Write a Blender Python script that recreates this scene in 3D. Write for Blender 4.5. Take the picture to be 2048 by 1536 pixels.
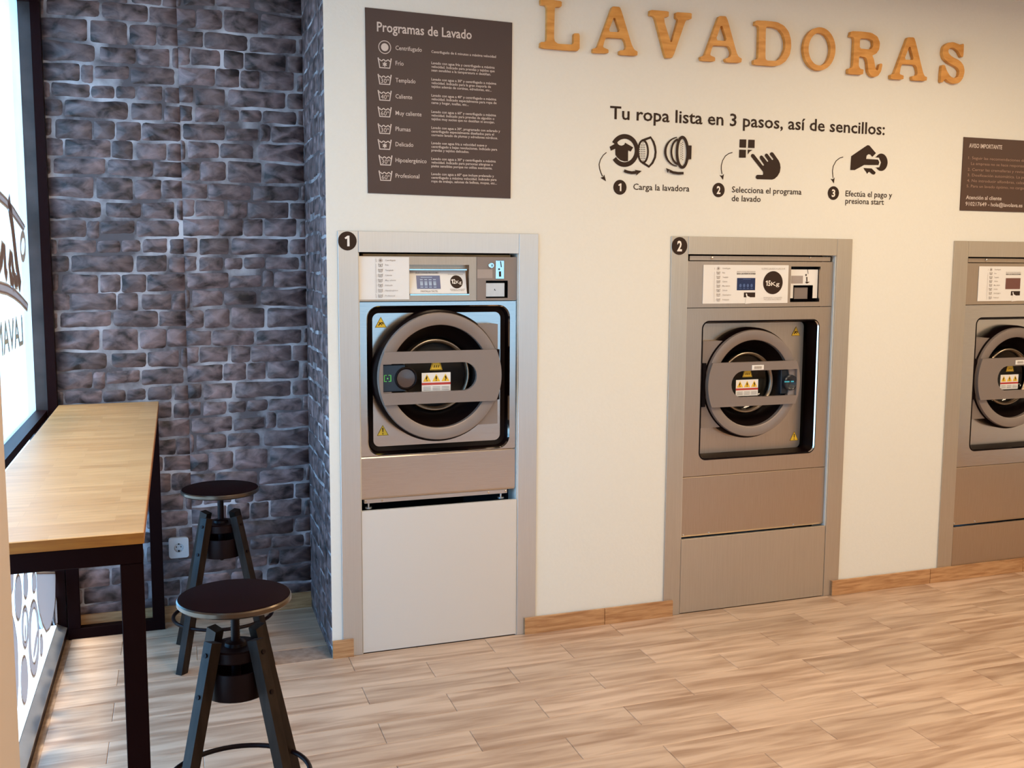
import bpy, math, random
from math import sin, cos, pi, sqrt, radians, atan2
from mathutils import Vector, Matrix, noise
from mathutils.geometry import tessellate_polygon
random.seed(7)
C = bpy.context.scene.collection
SC = bpy.context.scene
for o in list(bpy.data.objects):
    bpy.data.objects.remove(o)

# ------------------------------------------------------------------ camera
CAM = Vector((0.02044, -4.10912, 1.605))
FW = Vector((0.348, 0.9303, -0.11445)).normalized()
YAW, PIT, ROL, FPX = 0.3579, 0.1147, 0.0056, 2089.2
FW = Vector((sin(YAW)*cos(PIT), cos(YAW)*cos(PIT), -sin(PIT)))
r0 = Vector((cos(YAW), -sin(YAW), 0)); u0 = r0.cross(FW)
RT = r0*cos(ROL)+u0*sin(ROL); UP = u0*cos(ROL)-r0*sin(ROL)
cd = bpy.data.cameras.new('camera'); cam = bpy.data.objects.new('camera', cd); C.objects.link(cam)
cam.matrix_world = Matrix(((RT.x, UP.x, -FW.x, CAM.x), (RT.y, UP.y, -FW.y, CAM.y), (RT.z, UP.z, -FW.z, CAM.z), (0, 0, 0, 1)))
cd.sensor_width = 36; cd.lens = FPX/2048*36; cd.clip_start = .05; cd.clip_end = 100
SC.camera = cam

# ------------------------------------------------------------------ view, world, lights
SC.view_settings.view_transform = 'Standard'; SC.view_settings.look = 'None'
SC.view_settings.gamma = 1.0; SC.view_settings.use_curve_mapping = False
SC.view_settings.exposure = 0.0
SC.cycles.use_denoising = True
SC.cycles.max_bounces = 8; SC.cycles.diffuse_bounces = 4; SC.cycles.glossy_bounces = 4
SC.cycles.transparent_max_bounces = 12; SC.cycles.caustics_reflective = False; SC.cycles.caustics_refractive = False
SC.cycles.sample_clamp_indirect = 6
w = bpy.data.worlds.new('sky'); SC.world = w; w.use_nodes = True
w.node_tree.nodes['Background'].inputs[0].default_value = (0.19, 0.54, 1.0, 1)
w.node_tree.nodes['Background'].inputs[1].default_value = 6.5
LAMP_W, LAMP_COL = 33.0, (1.0, .79, .53)
LAMPS = [(1.5, -1.9), (3.5, -1.5), (5.6, -1.7), (1.5, -4.3), (3.6, -4.3), (5.7, -4.3)]
def light(name, kind, loc, rot, energy, col, sx=1, sy=1, parent=None, **kw):
    l = bpy.data.lights.new(name, kind); l.energy = energy; l.color = col
    if kind == 'AREA':
        l.shape = 'RECTANGLE'; l.size = sx; l.size_y = sy
    for k, v in kw.items(): setattr(l, k, v)
    o = bpy.data.objects.new(name, l); C.objects.link(o); o.location = loc; o.rotation_euler = rot
    return o
KX = 0.046                                   # the street wall leans away from square by this slope
XG = lambda y: -0.283+KX*(y-0.6)*1.0         # glass line of the street window
ANG = math.atan(KX)
def portal(loc, rot, sx, sy):
    o = light('window_daylight', 'AREA', loc, rot, 1, (1, 1, 1), sx, sy)
    o.data.cycles.is_portal = True
sun = light('sun', 'SUN', (-3, -1, 8), (0, 0, 0), 7.0, (1.0, .84, .62)); sun.data.angle = radians(14)
sun.rotation_euler = Vector((-sin(radians(15)), -.02, cos(radians(15)))).to_track_quat('Z', 'Y').to_euler()
portal((XG(-.7)-.12, -.7, 1.32), (0, -pi/2, -ANG), 2.6, 2.8)
portal((3.9, -6.35, 1.1), (pi/2, 0, 0), 4.6, 1.5)

# ------------------------------------------------------------------ helpers
ORG = {}
def props(o, label=None, cat=None, group=None, kind=None):
    if label: o['label'] = label
    if cat: o['category'] = cat
    if group: o['group'] = group
    if kind: o['kind'] = kind
    return o
def thing(name, loc, label, cat, group=None):
    o = bpy.data.objects.new(name, None); C.objects.link(o); o.location = loc; o.empty_display_size = .1
    ORG[o] = Vector(loc); return props(o, label, cat, group)
def mobj(name, vs, fs, mat, parent=None, smooth=False, origin=None):
    vs = [Vector(v) for v in vs]
    if parent is not None: og = ORG[parent]
    elif origin is not None: og = Vector(origin)
    else:
        lo = [min(v[i] for v in vs) for i in range(3)]; hi = [max(v[i] for v in vs) for i in range(3)]
        og = Vector(((lo[0]+hi[0])/2, (lo[1]+hi[1])/2, lo[2]))
    me = bpy.data.meshes.new(name); me.from_pydata([v-og for v in vs], [], fs); me.update()
    if smooth:
        me.polygons.foreach_set('use_smooth', [True]*len(me.polygons))
        if smooth == 'auto': me.set_sharp_from_angle(angle=radians(35))
    if mat: me.materials.append(mat)
    o = bpy.data.objects.new(name, me); C.objects.link(o)
    if parent is not None:
        o.parent = parent
        # every object keeps its thing's origin, so children sit at zero
    else: o.location = og
    ORG[o] = og
    return o
class G:
    def __init__(s): s.v = []; s.f = []
    def add(s, vs, fs):
        n = len(s.v); s.v += [Vector(v) for v in vs]; s.f += [tuple(i+n for i in f) for f in fs]; return s
    def box(s, x0, x1, y0, y1, z0, z1, b=0.0):
        if b <= 0:
            return s.add([(x, y, z) for z in (z0, z1) for y in (y0, y1) for x in (x0, x1)],
                         [(0, 2, 3, 1), (4, 5, 7, 6), (0, 1, 5, 4), (2, 6, 7, 3), (0, 4, 6, 2), (1, 3, 7, 5)])
        # chamfered box
        vs = []; idx = {}
        for ix in (0, 1):
            for iy in (0, 1):
                for iz in (0, 1):
                    X = (x0, x1)[ix]; Y = (y0, y1)[iy]; Z = (z0, z1)[iz]
                    dx = b if ix == 0 else -b; dy = b if iy == 0 else -b; dz = b if iz == 0 else -b
                    idx[ix, iy, iz] = len(vs)
                    vs += [(X, Y+dy, Z+dz), (X+dx, Y, Z+dz), (X+dx, Y+dy, Z)]
        I = lambda a, bb, c, k: idx[a, bb, c]+k
        fs = []
        for a in (0, 1):
            fs.append(tuple(I(a, *q, 0) for q in ((0, 0), (0, 1), (1, 1), (1, 0))))
            fs.append((I(0, a, 0, 1), I(1, a, 0, 1), I(1, a, 1, 1), I(0, a, 1, 1)))
            fs.append((I(0, 0, a, 2), I(0, 1, a, 2), I(1, 1, a, 2), I(1, 0, a, 2)))
        for a in (0, 1):
            for c in (0, 1):
                fs.append((I(a, c, 0, 0), I(a, c, 1, 0), I(a, c, 1, 1), I(a, c, 0, 1)))
                fs.append((I(a, 0, c, 0), I(a, 1, c, 0), I(a, 1, c, 2), I(a, 0, c, 2)))
                fs.append((I(0, a, c, 1), I(1, a, c, 1), I(1, a, c, 2), I(0, a, c, 2)))
                for e in (0, 1): fs.append((I(a, c, e, 0), I(a, c, e, 1), I(a, c, e, 2)))
        return s.add(vs, fs)
    def prism(s, poly, z0, z1):
        n = len(poly)
        return s.add([(p[0], p[1], z0) for p in poly]+[(p[0], p[1], z1) for p in poly],
                     [tuple(range(n))[::-1], tuple(range(n, 2*n))]+[(i, (i+1) % n, n+(i+1) % n, n+i) for i in range(n)])
    def lathe_y(s, cx, cz, prof, n=48, closed=False, cap=False):
        vs = []; fs = []
        for r, y in prof:
            vs += [(cx+r*cos(2*pi*i/n), y, cz+r*sin(2*pi*i/n)) for i in range(n)]
        m = len(prof)
        for k in range(m if closed else m-1):
            a = k*n; b = ((k+1) % m)*n
            fs += [(a+i, a+(i+1) % n, b+(i+1) % n, b+i) for i in range(n)]
        if cap: fs.append(tuple((m-1)*n+i for i in range(n)))
        return s.add(vs, fs)
    def lathe_z(s, cx, cy, prof, n=32, capa=True, capb=True):
        vs = []; fs = []
        for r, z in prof: vs += [(cx+r*cos(2*pi*i/n), cy+r*sin(2*pi*i/n), z) for i in range(n)]
        m = len(prof)
        for k in range(m-1):
            a = k*n; b = (k+1)*n
            fs += [(a+i, a+(i+1) % n, b+(i+1) % n, b+i) for i in range(n)]
        if capa: fs.append(tuple(range(n))[::-1])
        if capb: fs.append(tuple((m-1)*n+i for i in range(n)))
        return s.add(vs, fs)
    def tube(s, pts, r, n=8, closed=False):
        pts = [Vector(p) for p in pts]; m = len(pts); vs = []; fs = []
        for i, p in enumerate(pts):
            a = pts[(i-1) % m] if (closed or i > 0) else p; b = pts[(i+1) % m] if (closed or i < m-1) else p
            t = (b-a).normalized(); q = Vector((0, 0, 1)) if abs(t.z) < .9 else Vector((1, 0, 0))
            e1 = t.cross(q).normalized(); e2 = t.cross(e1)
            vs += [p+e1*r*cos(2*pi*k/n)+e2*r*sin(2*pi*k/n) for k in range(n)]
        for i in range(m if closed else m-1):
            a = i*n; b = ((i+1) % m)*n
            fs += [(a+k, a+(k+1) % n, b+(k+1) % n, b+k) for k in range(n)]
        if not closed: fs += [tuple(range(n))[::-1], tuple((m-1)*n+k for k in range(n))]
        return s.add(vs, fs)
    def beam(s, a, b, w1, w2, side):
        # rectangular bar from a to b, w1 along side, w2 across
        a = Vector(a); b = Vector(b); t = (b-a).normalized(); e1 = Vector(side); e1 = (e1-t*e1.dot(t)).normalized(); e2 = t.cross(e1)
        q = [(-1, -1), (1, -1), (1, 1), (-1, 1)]
        return s.add([p+e1*w1/2*i+e2*w2/2*j for p in (a, b) for i, j in q],
                     [(3, 2, 1, 0), (4, 5, 6, 7)]+[(i, (i+1) % 4, 4+(i+1) % 4, 4+i) for i in range(4)])
    def make(s, name, mat, parent=None, smooth=False, origin=None):
        return mobj(name, s.v, s.f, mat, parent, smooth, origin)

def flat(contours, y=0.0):
    """filled 2-D outline (x, z) with holes, facing the room"""
    vs = [Vector((p[0], p[1], 0)) for c in contours for p in c]
    tri = tessellate_polygon([[Vector((p[0], p[1], 0)) for p in c] for c in contours])
    return [(v.x, y, v.y) for v in vs], [tuple(t) for t in tri]
def slab(contours, y0, y1, bev=0.0):
    """outline extruded from y0 (front) to y1"""
    g = G(); v, f = flat(contours, y0); g.add(v, f)
    v2, f2 = flat(contours, y1); g.add(v2, [t[::-1] for t in f2])
    for c in contours:
        n = len(c)
        g.add([(p[0], y0, p[1]) for p in c]+[(p[0], y1, p[1]) for p in c], [(i, (i+1) % n, n+(i+1) % n, n+i) for i in range(n)])
    return g
def rrect(x0, x1, z0, z1, r, n=6):
    out = []
    for cx, cz, a in ((x1-r, z1-r, 0), (x0+r, z1-r, 90), (x0+r, z0+r, 180), (x1-r, z0+r, 270)):
        out += [(cx+r*cos(radians(a+90*i/n)), cz+r*sin(radians(a+90*i/n))) for i in range(n+1)]
    return out
def circ(cx, cz, rx, rz=None, n=28, a0=0, a1=360):
    rz = rz or rx; full = abs(a1-a0) >= 360
    m = n if full else n+1
    return [(cx+rx*cos(radians(a0+(a1-a0)*i/n)), cz+rz*sin(radians(a0+(a1-a0)*i/n))) for i in range(m)]
def stroke(pts, w, closed=False, w2=None):
    pts = [Vector((p[0], p[1])) for p in pts]; m = len(pts); L = []; R = []
    for i, p in enumerate(pts):
        a = pts[(i-1) % m] if (closed or i > 0) else p; b = pts[(i+1) % m] if (closed or i < m-1) else p
        t = (b-a).normalized(); nn = Vector((-t.y, t.x)); ww = w if w2 is None else w+(w2-w)*i/(m-1)
        L.append(p+nn*ww/2); R.append(p-nn*ww/2)
    vs = L+R; fs = [(i, (i+1) % m, m+(i+1) % m, m+i) for i in range(m if closed else m-1)]
    return vs, fs
class F2:
    """flat print on a plane; pl maps (s, z) to 3-D"""
    def __init__(s, pl):
        s.k = 0; s.g = G()
        def q(a, b):
            v = pl(a, b); return v+(CAM-v).normalized()*(.00012*s.k)
        s.pl = q
    def poly(s, *cs):
        s.k += 1; v, f = flat(cs); s.g.add([s.pl(a[0], a[2]) for a in v], f); return s
    def line(s, pts, w, closed=False, w2=None):
        s.k += 1; v, f = stroke(pts, w, closed, w2); s.g.add([s.pl(a[0], a[1]) for a in v], f); return s
    def text(s, body, x0, x1, z, cap=None, bold=0.02, mirror=False, maxw=None, shear=0):
        s.k += 1
        if body == '1':
            c_ = (x0+x1)/2; u_ = cap
            return s.poly([(c_-.02*u_, z), (c_+.20*u_, z), (c_+.20*u_, z+u_), (c_+.02*u_, z+u_), (c_-.27*u_, z+.80*u_), (c_-.17*u_, z+.66*u_), (c_-.02*u_, z+.74*u_)])
        v, f, w_, h_ = glyphs(body, bold, shear)
        sx = (x1-x0)/w_ if x1 is not None else cap/h_*(maxw or .92)
        sz = cap/h_ if cap else sx
        s.g.add([s.pl(x0+a[0]*sx, z+a[1]*sz) for a in v], f); return s
    def make(s, name, mat, parent=None, origin=None): return s.g.make(name, mat, parent, origin=origin)
TC = {}
def glyphs(body, bold, shear=0):
    k = (body, bold, shear)
    if k in TC: return TC[k]
    cu = bpy.data.curves.new('t', 'FONT'); cu.body = body; cu.size = 1; cu.offset = bold; cu.resolution_u = 2; cu.shear = shear
    o = bpy.data.objects.new('t', cu); C.objects.link(o)
    me = bpy.data.meshes.new_from_object(o)
    vs = [(v.co.x, v.co.y) for v in me.vertices]; fs = [tuple(p.vertices) for p in me.polygons]
    bpy.data.objects.remove(o); bpy.data.meshes.remove(me)
    x0 = min(v[0] for v in vs); x1 = max(v[0] for v in vs)
    vs = [(v[0]-x0, v[1]) for v in vs]
    TC[k] = (vs, fs, x1-x0, 0.70); return TC[k]
def unp(u, v, y=None, z=None, slant=None):
    d = FW+RT*((u-1024)/FPX)-UP*((v-768)/FPX)
    if y is not None: t = (y-CAM.y)/d.y
    elif z is not None: t = (z-CAM.z)/d.z
    else:   # street wall: x = slant + KX*y
        t = (slant+KX*CAM.y-CAM.x)/(d.x-KX*d.y)
    return CAM+d*t
def wp(u, v, y=0.0):
    p = unp(u, v, y=y); return (p.x, p.z)
def zm(ox, oy, s, y=0.0):          # photo crop (origin, scale) to a point on the wall plane
    return lambda a, b: wp(ox+a/s, oy+b/s, y)
def chaikin(p, k=.18):
    o = []
    for i in range(len(p)):
        a = p[i]; b = p[(i+1) % len(p)]
        o += [(a[0]+(b[0]-a[0])*k, a[1]+(b[1]-a[1])*k), (b[0]+(a[0]-b[0])*k, b[1]+(a[1]-b[1])*k)]
    return o

# ------------------------------------------------------------------ materials
def mat(name, col, rough=.5, metal=0.0, **kw):
    m = bpy.data.materials.new(name); m.use_nodes = True; nt = m.node_tree; b = nt.nodes['Principled BSDF']
    b.inputs['Base Color'].default_value = (*col, 1); b.inputs['Roughness'].default_value = rough; b.inputs['Metallic'].default_value = metal
    for k, v in kw.items():
        b.inputs[k].default_value = v
    return m
def N(m, t, **kw):
    n = m.node_tree.nodes.new(t)
    for k, v in kw.items():
        if k.startswith('i_'): n.inputs[k[2:].replace('_', ' ')].default_value = v
        else: setattr(n, k, v)
    return n
def L(m, a, b): m.node_tree.links.new(a, b)
def mottled(name, c0, c1, rough, scale=(1, 1, 1), ns=6, detail=4, bump=0.0, metal=0, rnd=0.0, hard=(.35, .65), coord='Object', dist=0.0, rvar=0):
    m = mat(name, c0, rough, metal); B = m.node_tree.nodes['Principled BSDF']
    tc = N(m, 'ShaderNodeTexCoord'); mp = N(m, 'ShaderNodeMapping'); mp.inputs['Scale'].default_value = scale
    L(m, tc.outputs[coord], mp.inputs['Vector'])
    if rnd:
        oi = N(m, 'ShaderNodeObjectInfo'); mu = N(m, 'ShaderNodeMath', operation='MULTIPLY'); mu.inputs[1].default_value = 37.0
        L(m, oi.outputs['Random'], mu.inputs[0]); cb = N(m, 'ShaderNodeCombineXYZ')
        for i in range(3): L(m, mu.outputs[0], cb.inputs[i])
        L(m, cb.outputs[0], mp.inputs['Location'])
    no = N(m, 'ShaderNodeTexNoise'); no.inputs['Scale'].default_value = ns; no.inputs['Detail'].default_value = detail; no.inputs['Distortion'].default_value = dist
    L(m, mp.outputs[0], no.inputs['Vector'])
    cr = N(m, 'ShaderNodeValToRGB'); e = cr.color_ramp.elements
    e[0].position = hard[0]; e[0].color = (*c0, 1); e[1].position = hard[1]; e[1].color = (*c1, 1)
    L(m, no.outputs[0], cr.inputs[0]); out = cr.outputs[0]
    if rnd:
        hs = N(m, 'ShaderNodeHueSaturation'); mr = N(m, 'ShaderNodeMapRange'); mr.inputs['To Min'].default_value = 1-rnd; mr.inputs['To Max'].default_value = 1+rnd
        L(m, oi.outputs['Random'], mr.inputs['Value']); L(m, mr.outputs[0], hs.inputs['Value']); L(m, out, hs.inputs['Color']); out = hs.outputs[0]
    L(m, out, B.inputs['Base Color'])
    if rvar:
        mr2 = N(m, 'ShaderNodeMapRange'); mr2.inputs['To Min'].default_value = rough-rvar; mr2.inputs['To Max'].default_value = rough+rvar
        L(m, no.outputs[0], mr2.inputs['Value']); L(m, mr2.outputs[0], B.inputs['Roughness'])
    if bump:
        bp = N(m, 'ShaderNodeBump'); bp.inputs['Strength'].default_value = bump; bp.inputs['Distance'].default_value = .01
        L(m, no.outputs[0], bp.inputs['Height']); L(m, bp.outputs[0], B.inputs['Normal'])
    return m
M = {}
M['wall'] = mottled('wall_paint', (.755, .735, .665), (.765, .745, .675), .75, ns=90, detail=2, bump=.05)
M['ceiling'] = mat('ceiling_paint', (.75, .70, .64), .8)
M['stone'] = mottled('printed_stone', (.022, .013, .013), (.31, .212, .208), .5, scale=(1, 1, 1.6), ns=15, detail=10, bump=.12, rnd=.25, hard=(.32, .76), dist=.5)
M['grout'] = mottled('stone_joint', (.10, .08, .085), (.62, .58, .60), .55, ns=5, detail=7, hard=(.44, .66))
M['tile'] = mottled('wood_look_tile', (.33, .195, .12), (.59, .41, .285), .42, scale=(1.0, 9, 1), ns=2.4, detail=4, rnd=.08, hard=(.32, .62), dist=.5, rvar=.06)
M['tile_joint'] = mottled('tile_joint', (.30, .19, .13), (.42, .29, .21), .8, ns=30)
M['skirt'] = mottled('wood_skirting', (.35, .165, .065), (.53, .295, .135), .45, scale=(2, 2, 22), ns=4, detail=6, rnd=.12, dist=.4)
M['steel'] = mottled('brushed_steel', (.55, .51, .48), (.58, .54, .51), .34, scale=(1.5, 1.5, 60), ns=8, detail=3, metal=1, rvar=.04)
M['steel2'] = mottled('satin_steel', (.49, .39, .30), (.52, .42, .33), .36, scale=(40, 1.5, 1.5), ns=7, detail=3, metal=1, rvar=.04)
M['steel3'] = mottled('polished_steel', (.56, .51, .47), (.60, .55, .50), .22, scale=(2, 2, 30), ns=7, detail=3, metal=1, rvar=.03)
M['alu'] = mottled('satin_aluminium_strip', (.66, .64, .61), (.68, .66, .63), .38, scale=(40, 40, 1), ns=7, detail=2, metal=.9)
M['alu_warm'] = mottled('satin_aluminium_panel', (.55, .48, .39), (.58, .51, .42), .40, scale=(40, 40, 1), ns=7, detail=2, metal=.9)
M['alu_lite'] = mat('pale_aluminium', (.72, .68, .62), .5, .35)
M['doorgrey'] = mat('door_grey_paint', (.255, .205, .178), .42, .35)
M['black'] = mat('black_rubber', (.004, .001, .001), .45, **{'Specular IOR Level': .12})
M['dark'] = mat('dark_cavity', (.012, .009, .008), .8)
M['darkmetal'] = mat('black_steel_tube', (.007, .001, .001), .55, 0, **{'Specular IOR Level': .06})
M['frame'] = mat('dark_brown_frame', (.012, .002, .002), .4, 0, **{'Specular IOR Level': .08})
M['jamb'] = mottled('glossy_jamb', (.030, .018, .015), (.075, .050, .045), .3, ns=6, metal=0)
M['chrome'] = mat('chrome', (.75, .70, .62), .12, 1)
M['reflection'] = mat('reflection_steel', (.30, .24, .18), .28, 1)  # for the added ring that imitates a reflection in the door glass
M['drum'] = mat('drum_steel', (.45, .38, .30), .22, 1)
M['white'] = mat('white_vinyl', (.80, .77, .73), .5)
M['print'] = mat('brown_black_vinyl', (.030, .013, .006), .6, 0, **{'Specular IOR Level': .25})
M['grey_print'] = mat('grey_print', (.30, .25, .22), .6)
M['poster'] = mat('dark_brown_poster', (.055, .030, .026), .55)
M['poster2'] = mat('dark_brown_notice', (.070, .030, .015), .55)
M['poster_ink'] = mat('cream_ink', (.62, .52, .46), .6)
M['badge_ink'] = mat('white_ink', (.85, .78, .70), .6)
M['letter'] = mottled('orange_wood_letter', (.56, .235, .035), (.74, .36, .085), .5, scale=(1, 1, 7), ns=6, detail=5, dist=.6, bump=.04)
M['yellow'] = mat('yellow_sticker', (.80, .50, .03), .5)
M['red'] = mat('red_sticker', (.45, .04, .03), .5)
M['blue_screen'] = mat('blue_screen', (.015, .03, .10), .15)
M['screen_ink'] = mat('screen_ink', (.35, .45, .60), .4)
M['glow_screen'] = mat('lit_screen', (.16, .18, .30), .12)
M['socket'] = mat('white_plastic', (.62, .60, .60), .35)
M['green'] = mat('green_icon', (.10, .55, .10), .4)
M['cyan'] = mat('blue_icon', (.05, .45, .65), .3)
M['blackplastic'] = mat('blue_black_plastic', (.012, .018, .028), .25)
M['lockchrome'] = mat('smoked_knob', (.12, .09, .08), .25, .6)
M['taupe'] = mat('taupe_vinyl', (.42, .32, .30), .6)
M['whitevinyl'] = mat('white_vinyl_edge', (.85, .88, .9), .5)
M['sill'] = mottled('sill_aluminium', (.45, .40, .37), (.55, .5, .46), .35, ns=8, metal=.7)
M['gold'] = mottled('gold_shelf_wood', (.40, .22, .07), (.55, .32, .12), .5, scale=(3, 1, 1), ns=4)
M['stool'] = mat('black_stool_steel', (.007, .002, .002), .4, 0, **{'Specular IOR Level': .12})
M['stool_leg'] = mottled('worn_dark_leg', (.010, .005, .003), (.020, .012, .008), .42, scale=(8, 8, 1), ns=6)
M['stool_leg'].node_tree.nodes['Principled BSDF'].inputs['Specular IOR Level'].default_value = .16
M['seat'] = mat('dark_seat', (.008, .0015, .002), .6, 0, **{'Specular IOR Level': .06})
M['seat_rim'] = mat('seat_rim', (.10, .075, .055), .28, .8)
def table_mat():
    m = mat('oiled_table_wood', (.5, .3, .15), .42, 0, **{'Coat Weight': .25, 'Coat Roughness': .35}); B = m.node_tree.nodes['Principled BSDF']
    tc = N(m, 'ShaderNodeTexCoord'); mp = N(m, 'ShaderNodeMapping'); mp.inputs['Rotation'].default_value = (0, 0, ANG)
    L(m, tc.outputs['Object'], mp.inputs['Vector'])
    br = N(m, 'ShaderNodeTexBrick'); br.offset = .37; br.inputs['Scale'].default_value = 1; br.inputs['Brick Width'].default_value = .21; br.inputs['Row Height'].default_value = .052
    br.inputs['Mortar Size'].default_value = .0004; br.inputs['Color1'].default_value = (.60, .32, .12, 1); br.inputs['Color2'].default_value = (.70, .40, .165, 1); br.inputs['Mortar'].default_value = (.57, .30, .11, 1)
    L(m, mp.outputs[0], br.inputs['Vector'])
    no = N(m, 'ShaderNodeTexNoise'); no.inputs['Scale'].default_value = 5; no.inputs['Detail'].default_value = 5
    mp2 = N(m, 'ShaderNodeMapping'); mp2.inputs['Scale'].default_value = (1.5, 9, 1); L(m, tc.outputs['Object'], mp2.inputs['Vector']); L(m, mp2.outputs[0], no.inputs['Vector'])
    mx = N(m, 'ShaderNodeMixRGB', blend_type='MULTIPLY'); mx.inputs[0].default_value = .55
    cr = N(m, 'ShaderNodeValToRGB'); cr.color_ramp.elements[0].position = .3; cr.color_ramp.elements[0].color = (.72, .66, .6, 1); cr.color_ramp.elements[1].position = .6
    L(m, no.outputs[0], cr.inputs[0]); L(m, br.outputs[0], mx.inputs[1]); L(m, cr.outputs[0], mx.inputs[2]); L(m, mx.outputs[0], B.inputs['Base Color'])
    return m
M['table'] = table_mat()
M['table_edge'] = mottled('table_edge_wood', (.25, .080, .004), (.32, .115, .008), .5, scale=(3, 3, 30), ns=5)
def glass_mat(name, tint, gl=.05, ior=1.45):
    m = bpy.data.materials.new(name); m.use_nodes = True; nt = m.node_tree; nt.nodes.clear()
    out = N(m, 'ShaderNodeOutputMaterial'); tr = N(m, 'ShaderNodeBsdfTransparent'); tr.inputs[0].default_value = (*tint, 1)
    gs = N(m, 'ShaderNodeBsdfGlossy'); gs.inputs['Roughness'].default_value = gl
    lw = N(m, 'ShaderNodeFresnel'); lw.inputs[0].default_value = ior
    mx = N(m, 'ShaderNodeMixShader'); L(m, lw.outputs[0], mx.inputs[0]); L(m, tr.outputs[0], mx.inputs[1]); L(m, gs.outputs[0], mx.inputs[2])
    L(m, mx.outputs[0], out.inputs[0]); return m
M['glass'] = glass_mat('window_glass', (.92, .96, .98), .05, 1.10)
M['tinted'] = glass_mat('tinted_glass', (.56, .42, .35))
M['doorglass'] = glass_mat('door_glass', (.55, .50, .45), .03)
def film_mat():
    m = bpy.data.materials.new('frosted_film'); m.use_nodes = True; m.node_tree.nodes.clear()
    out = N(m, 'ShaderNodeOutputMaterial'); tl = N(m, 'ShaderNodeBsdfTranslucent'); tl.inputs[0].default_value = (.86, .76, .70, 1)
    tp = N(m, 'ShaderNodeBsdfTransparent'); tp.inputs[0].default_value = (.66, .62, .58, 1)
    no = N(m, 'ShaderNodeTexNoise'); no.inputs['Scale'].default_value = 2.2; tc = N(m, 'ShaderNodeTexCoord'); L(m, tc.outputs['Object'], no.inputs['Vector'])
    mr = N(m, 'ShaderNodeMapRange'); mr.inputs['To Min'].default_value = .4; mr.inputs['To Max'].default_value = .7; L(m, no.outputs[0], mr.inputs['Value'])
    mx = N(m, 'ShaderNodeMixShader'); L(m, mr.outputs[0], mx.inputs[0]); L(m, tp.outputs[0], mx.inputs[1]); L(m, tl.outputs[0], mx.inputs[2]); L(m, mx.outputs[0], out.inputs[0])
    return m
M['film'] = film_mat()
_m = M['taupe']; _tl = N(_m, 'ShaderNodeBsdfTranslucent'); _tl.inputs[0].default_value = (.42, .30, .26, 1); _mx = N(_m, 'ShaderNodeMixShader'); _mx.inputs[0].default_value = .35
_out = _m.node_tree.nodes['Material Output']; L(_m, _m.node_tree.nodes['Principled BSDF'].outputs[0], _mx.inputs[1]); L(_m, _tl.outputs[0], _mx.inputs[2]); L(_m, _mx.outputs[0], _out.inputs[0])

# ------------------------------------------------------------------ room shell
D0 = 0.6761          # back wall plane
XE, XC = 0.7803, 0.8116   # brick return: x at the machine wall and at the back corner
XR, YB, ZC = 7.4, -6.2, 2.9
XWL = lambda y: -0.2575+KX*(y-D0)     # room side of the street wall foot
def struct(name, g, m, **k):
    o = g.make(name, m, **k); o['kind'] = 'structure'; return o
N1 = dict(o0=.824, i0=.9046, i1=1.584, o1=1.670, zt=1.729, zh=1.647)
N2 = dict(o0=2.302, i0=2.386, i1=3.184, o1=3.270, zt=1.729, zh=1.651)
N3 = dict(o0=3.880, i0=3.970, i1=4.768, o1=4.854, zt=1.729, zh=1.651)
floor = struct('floor', G().prism([(XWL(YB)-.6, YB), (XR, YB), (XR, .8), (XWL(.8)-.1, .8)], -.06, -.004), M['tile_joint'], origin=(2, -2, -.004))
cl = struct('ceiling', G().prism([(XWL(YB)-.2, YB), (XR, YB), (XR, .8), (XWL(.8)-.1, .8)], ZC, ZC+.08), M['ceiling'])
g = G()
zo = 1.66
g.prism([(XE, 0), (N1['i0']+.004, 0), (N1['i0']+.004, .10), (XE+KX*.1+.003, .10)], 0, ZC); g.box(N1['i0']+.004, N1['i1']-.004, 0, .10, zo, ZC)
g.box(N1['i1']-.004, N2['i0']+.004, 0, .10, 0, ZC); g.box(N2['i0']+.004, N2['i1']-.004, 0, .10, zo, ZC)
g.box(N2['i1']-.004, N3['i0']+.004, 0, .10, 0, ZC); g.box(N3['i0']+.004, N3['i1']-.004, 0, .10, zo, ZC)
g.box(N3['i1']-.004, XR, 0, .10, 0, ZC)
struct('wall_front', g, M['wall'])
g = G()
for n in (N1, N2, N3):     # dark boxed niches behind the openings
    a, b = n['i0']-.03, n['i1']+.03
    if n is N1: a = n['i0']-.004
    g.box(a-.02, a, .101, .85, 0, zo+.1); g.box(b, b+.02, .101, .85, 0, zo+.1); g.box(a, b, .85, .87, 0, zo+.1); g.box(a, b, .101, .85, zo+.08, zo+.1)
struct('wall_niche', g, M['dark'])
struct('wall_right', G().box(XR, XR+.1, YB, .8, 0, ZC), M['wall'])
# rear wall with a shopfront window
g = G(); wx0, wx1, wz0, wz1 = 1.7, 6.1, .35, 1.85
xl = XWL(YB)-.2
g.box(xl, wx0, YB-.1, YB, 0, ZC).box(wx1, XR, YB-.1, YB, 0, ZC).box(wx0, wx1, YB-.1, YB, 0, wz0).box(wx0, wx1, YB-.1, YB, wz1, ZC)
struct('wall_rear', g, M['wall'])
g = G()
for x in (wx0, 3.15, 4.6, wx1-.05): g.box(x, x+.05, YB-.08, YB-.02, wz0, wz1)
g.box(wx0, wx1, YB-.08, YB-.02, wz0, wz0+.05).box(wx0, wx1, YB-.08, YB-.02, wz1-.05, wz1)
w2 = struct('window_2', g, M['frame'])
G().add([(wx0, YB-.05, wz0), (wx1, YB-.05, wz0), (wx1, YB-.05, wz1), (wx0, YB-.05, wz1)], [(0, 1, 2, 3)]).make('pane', M['tinted'], w2)
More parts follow.
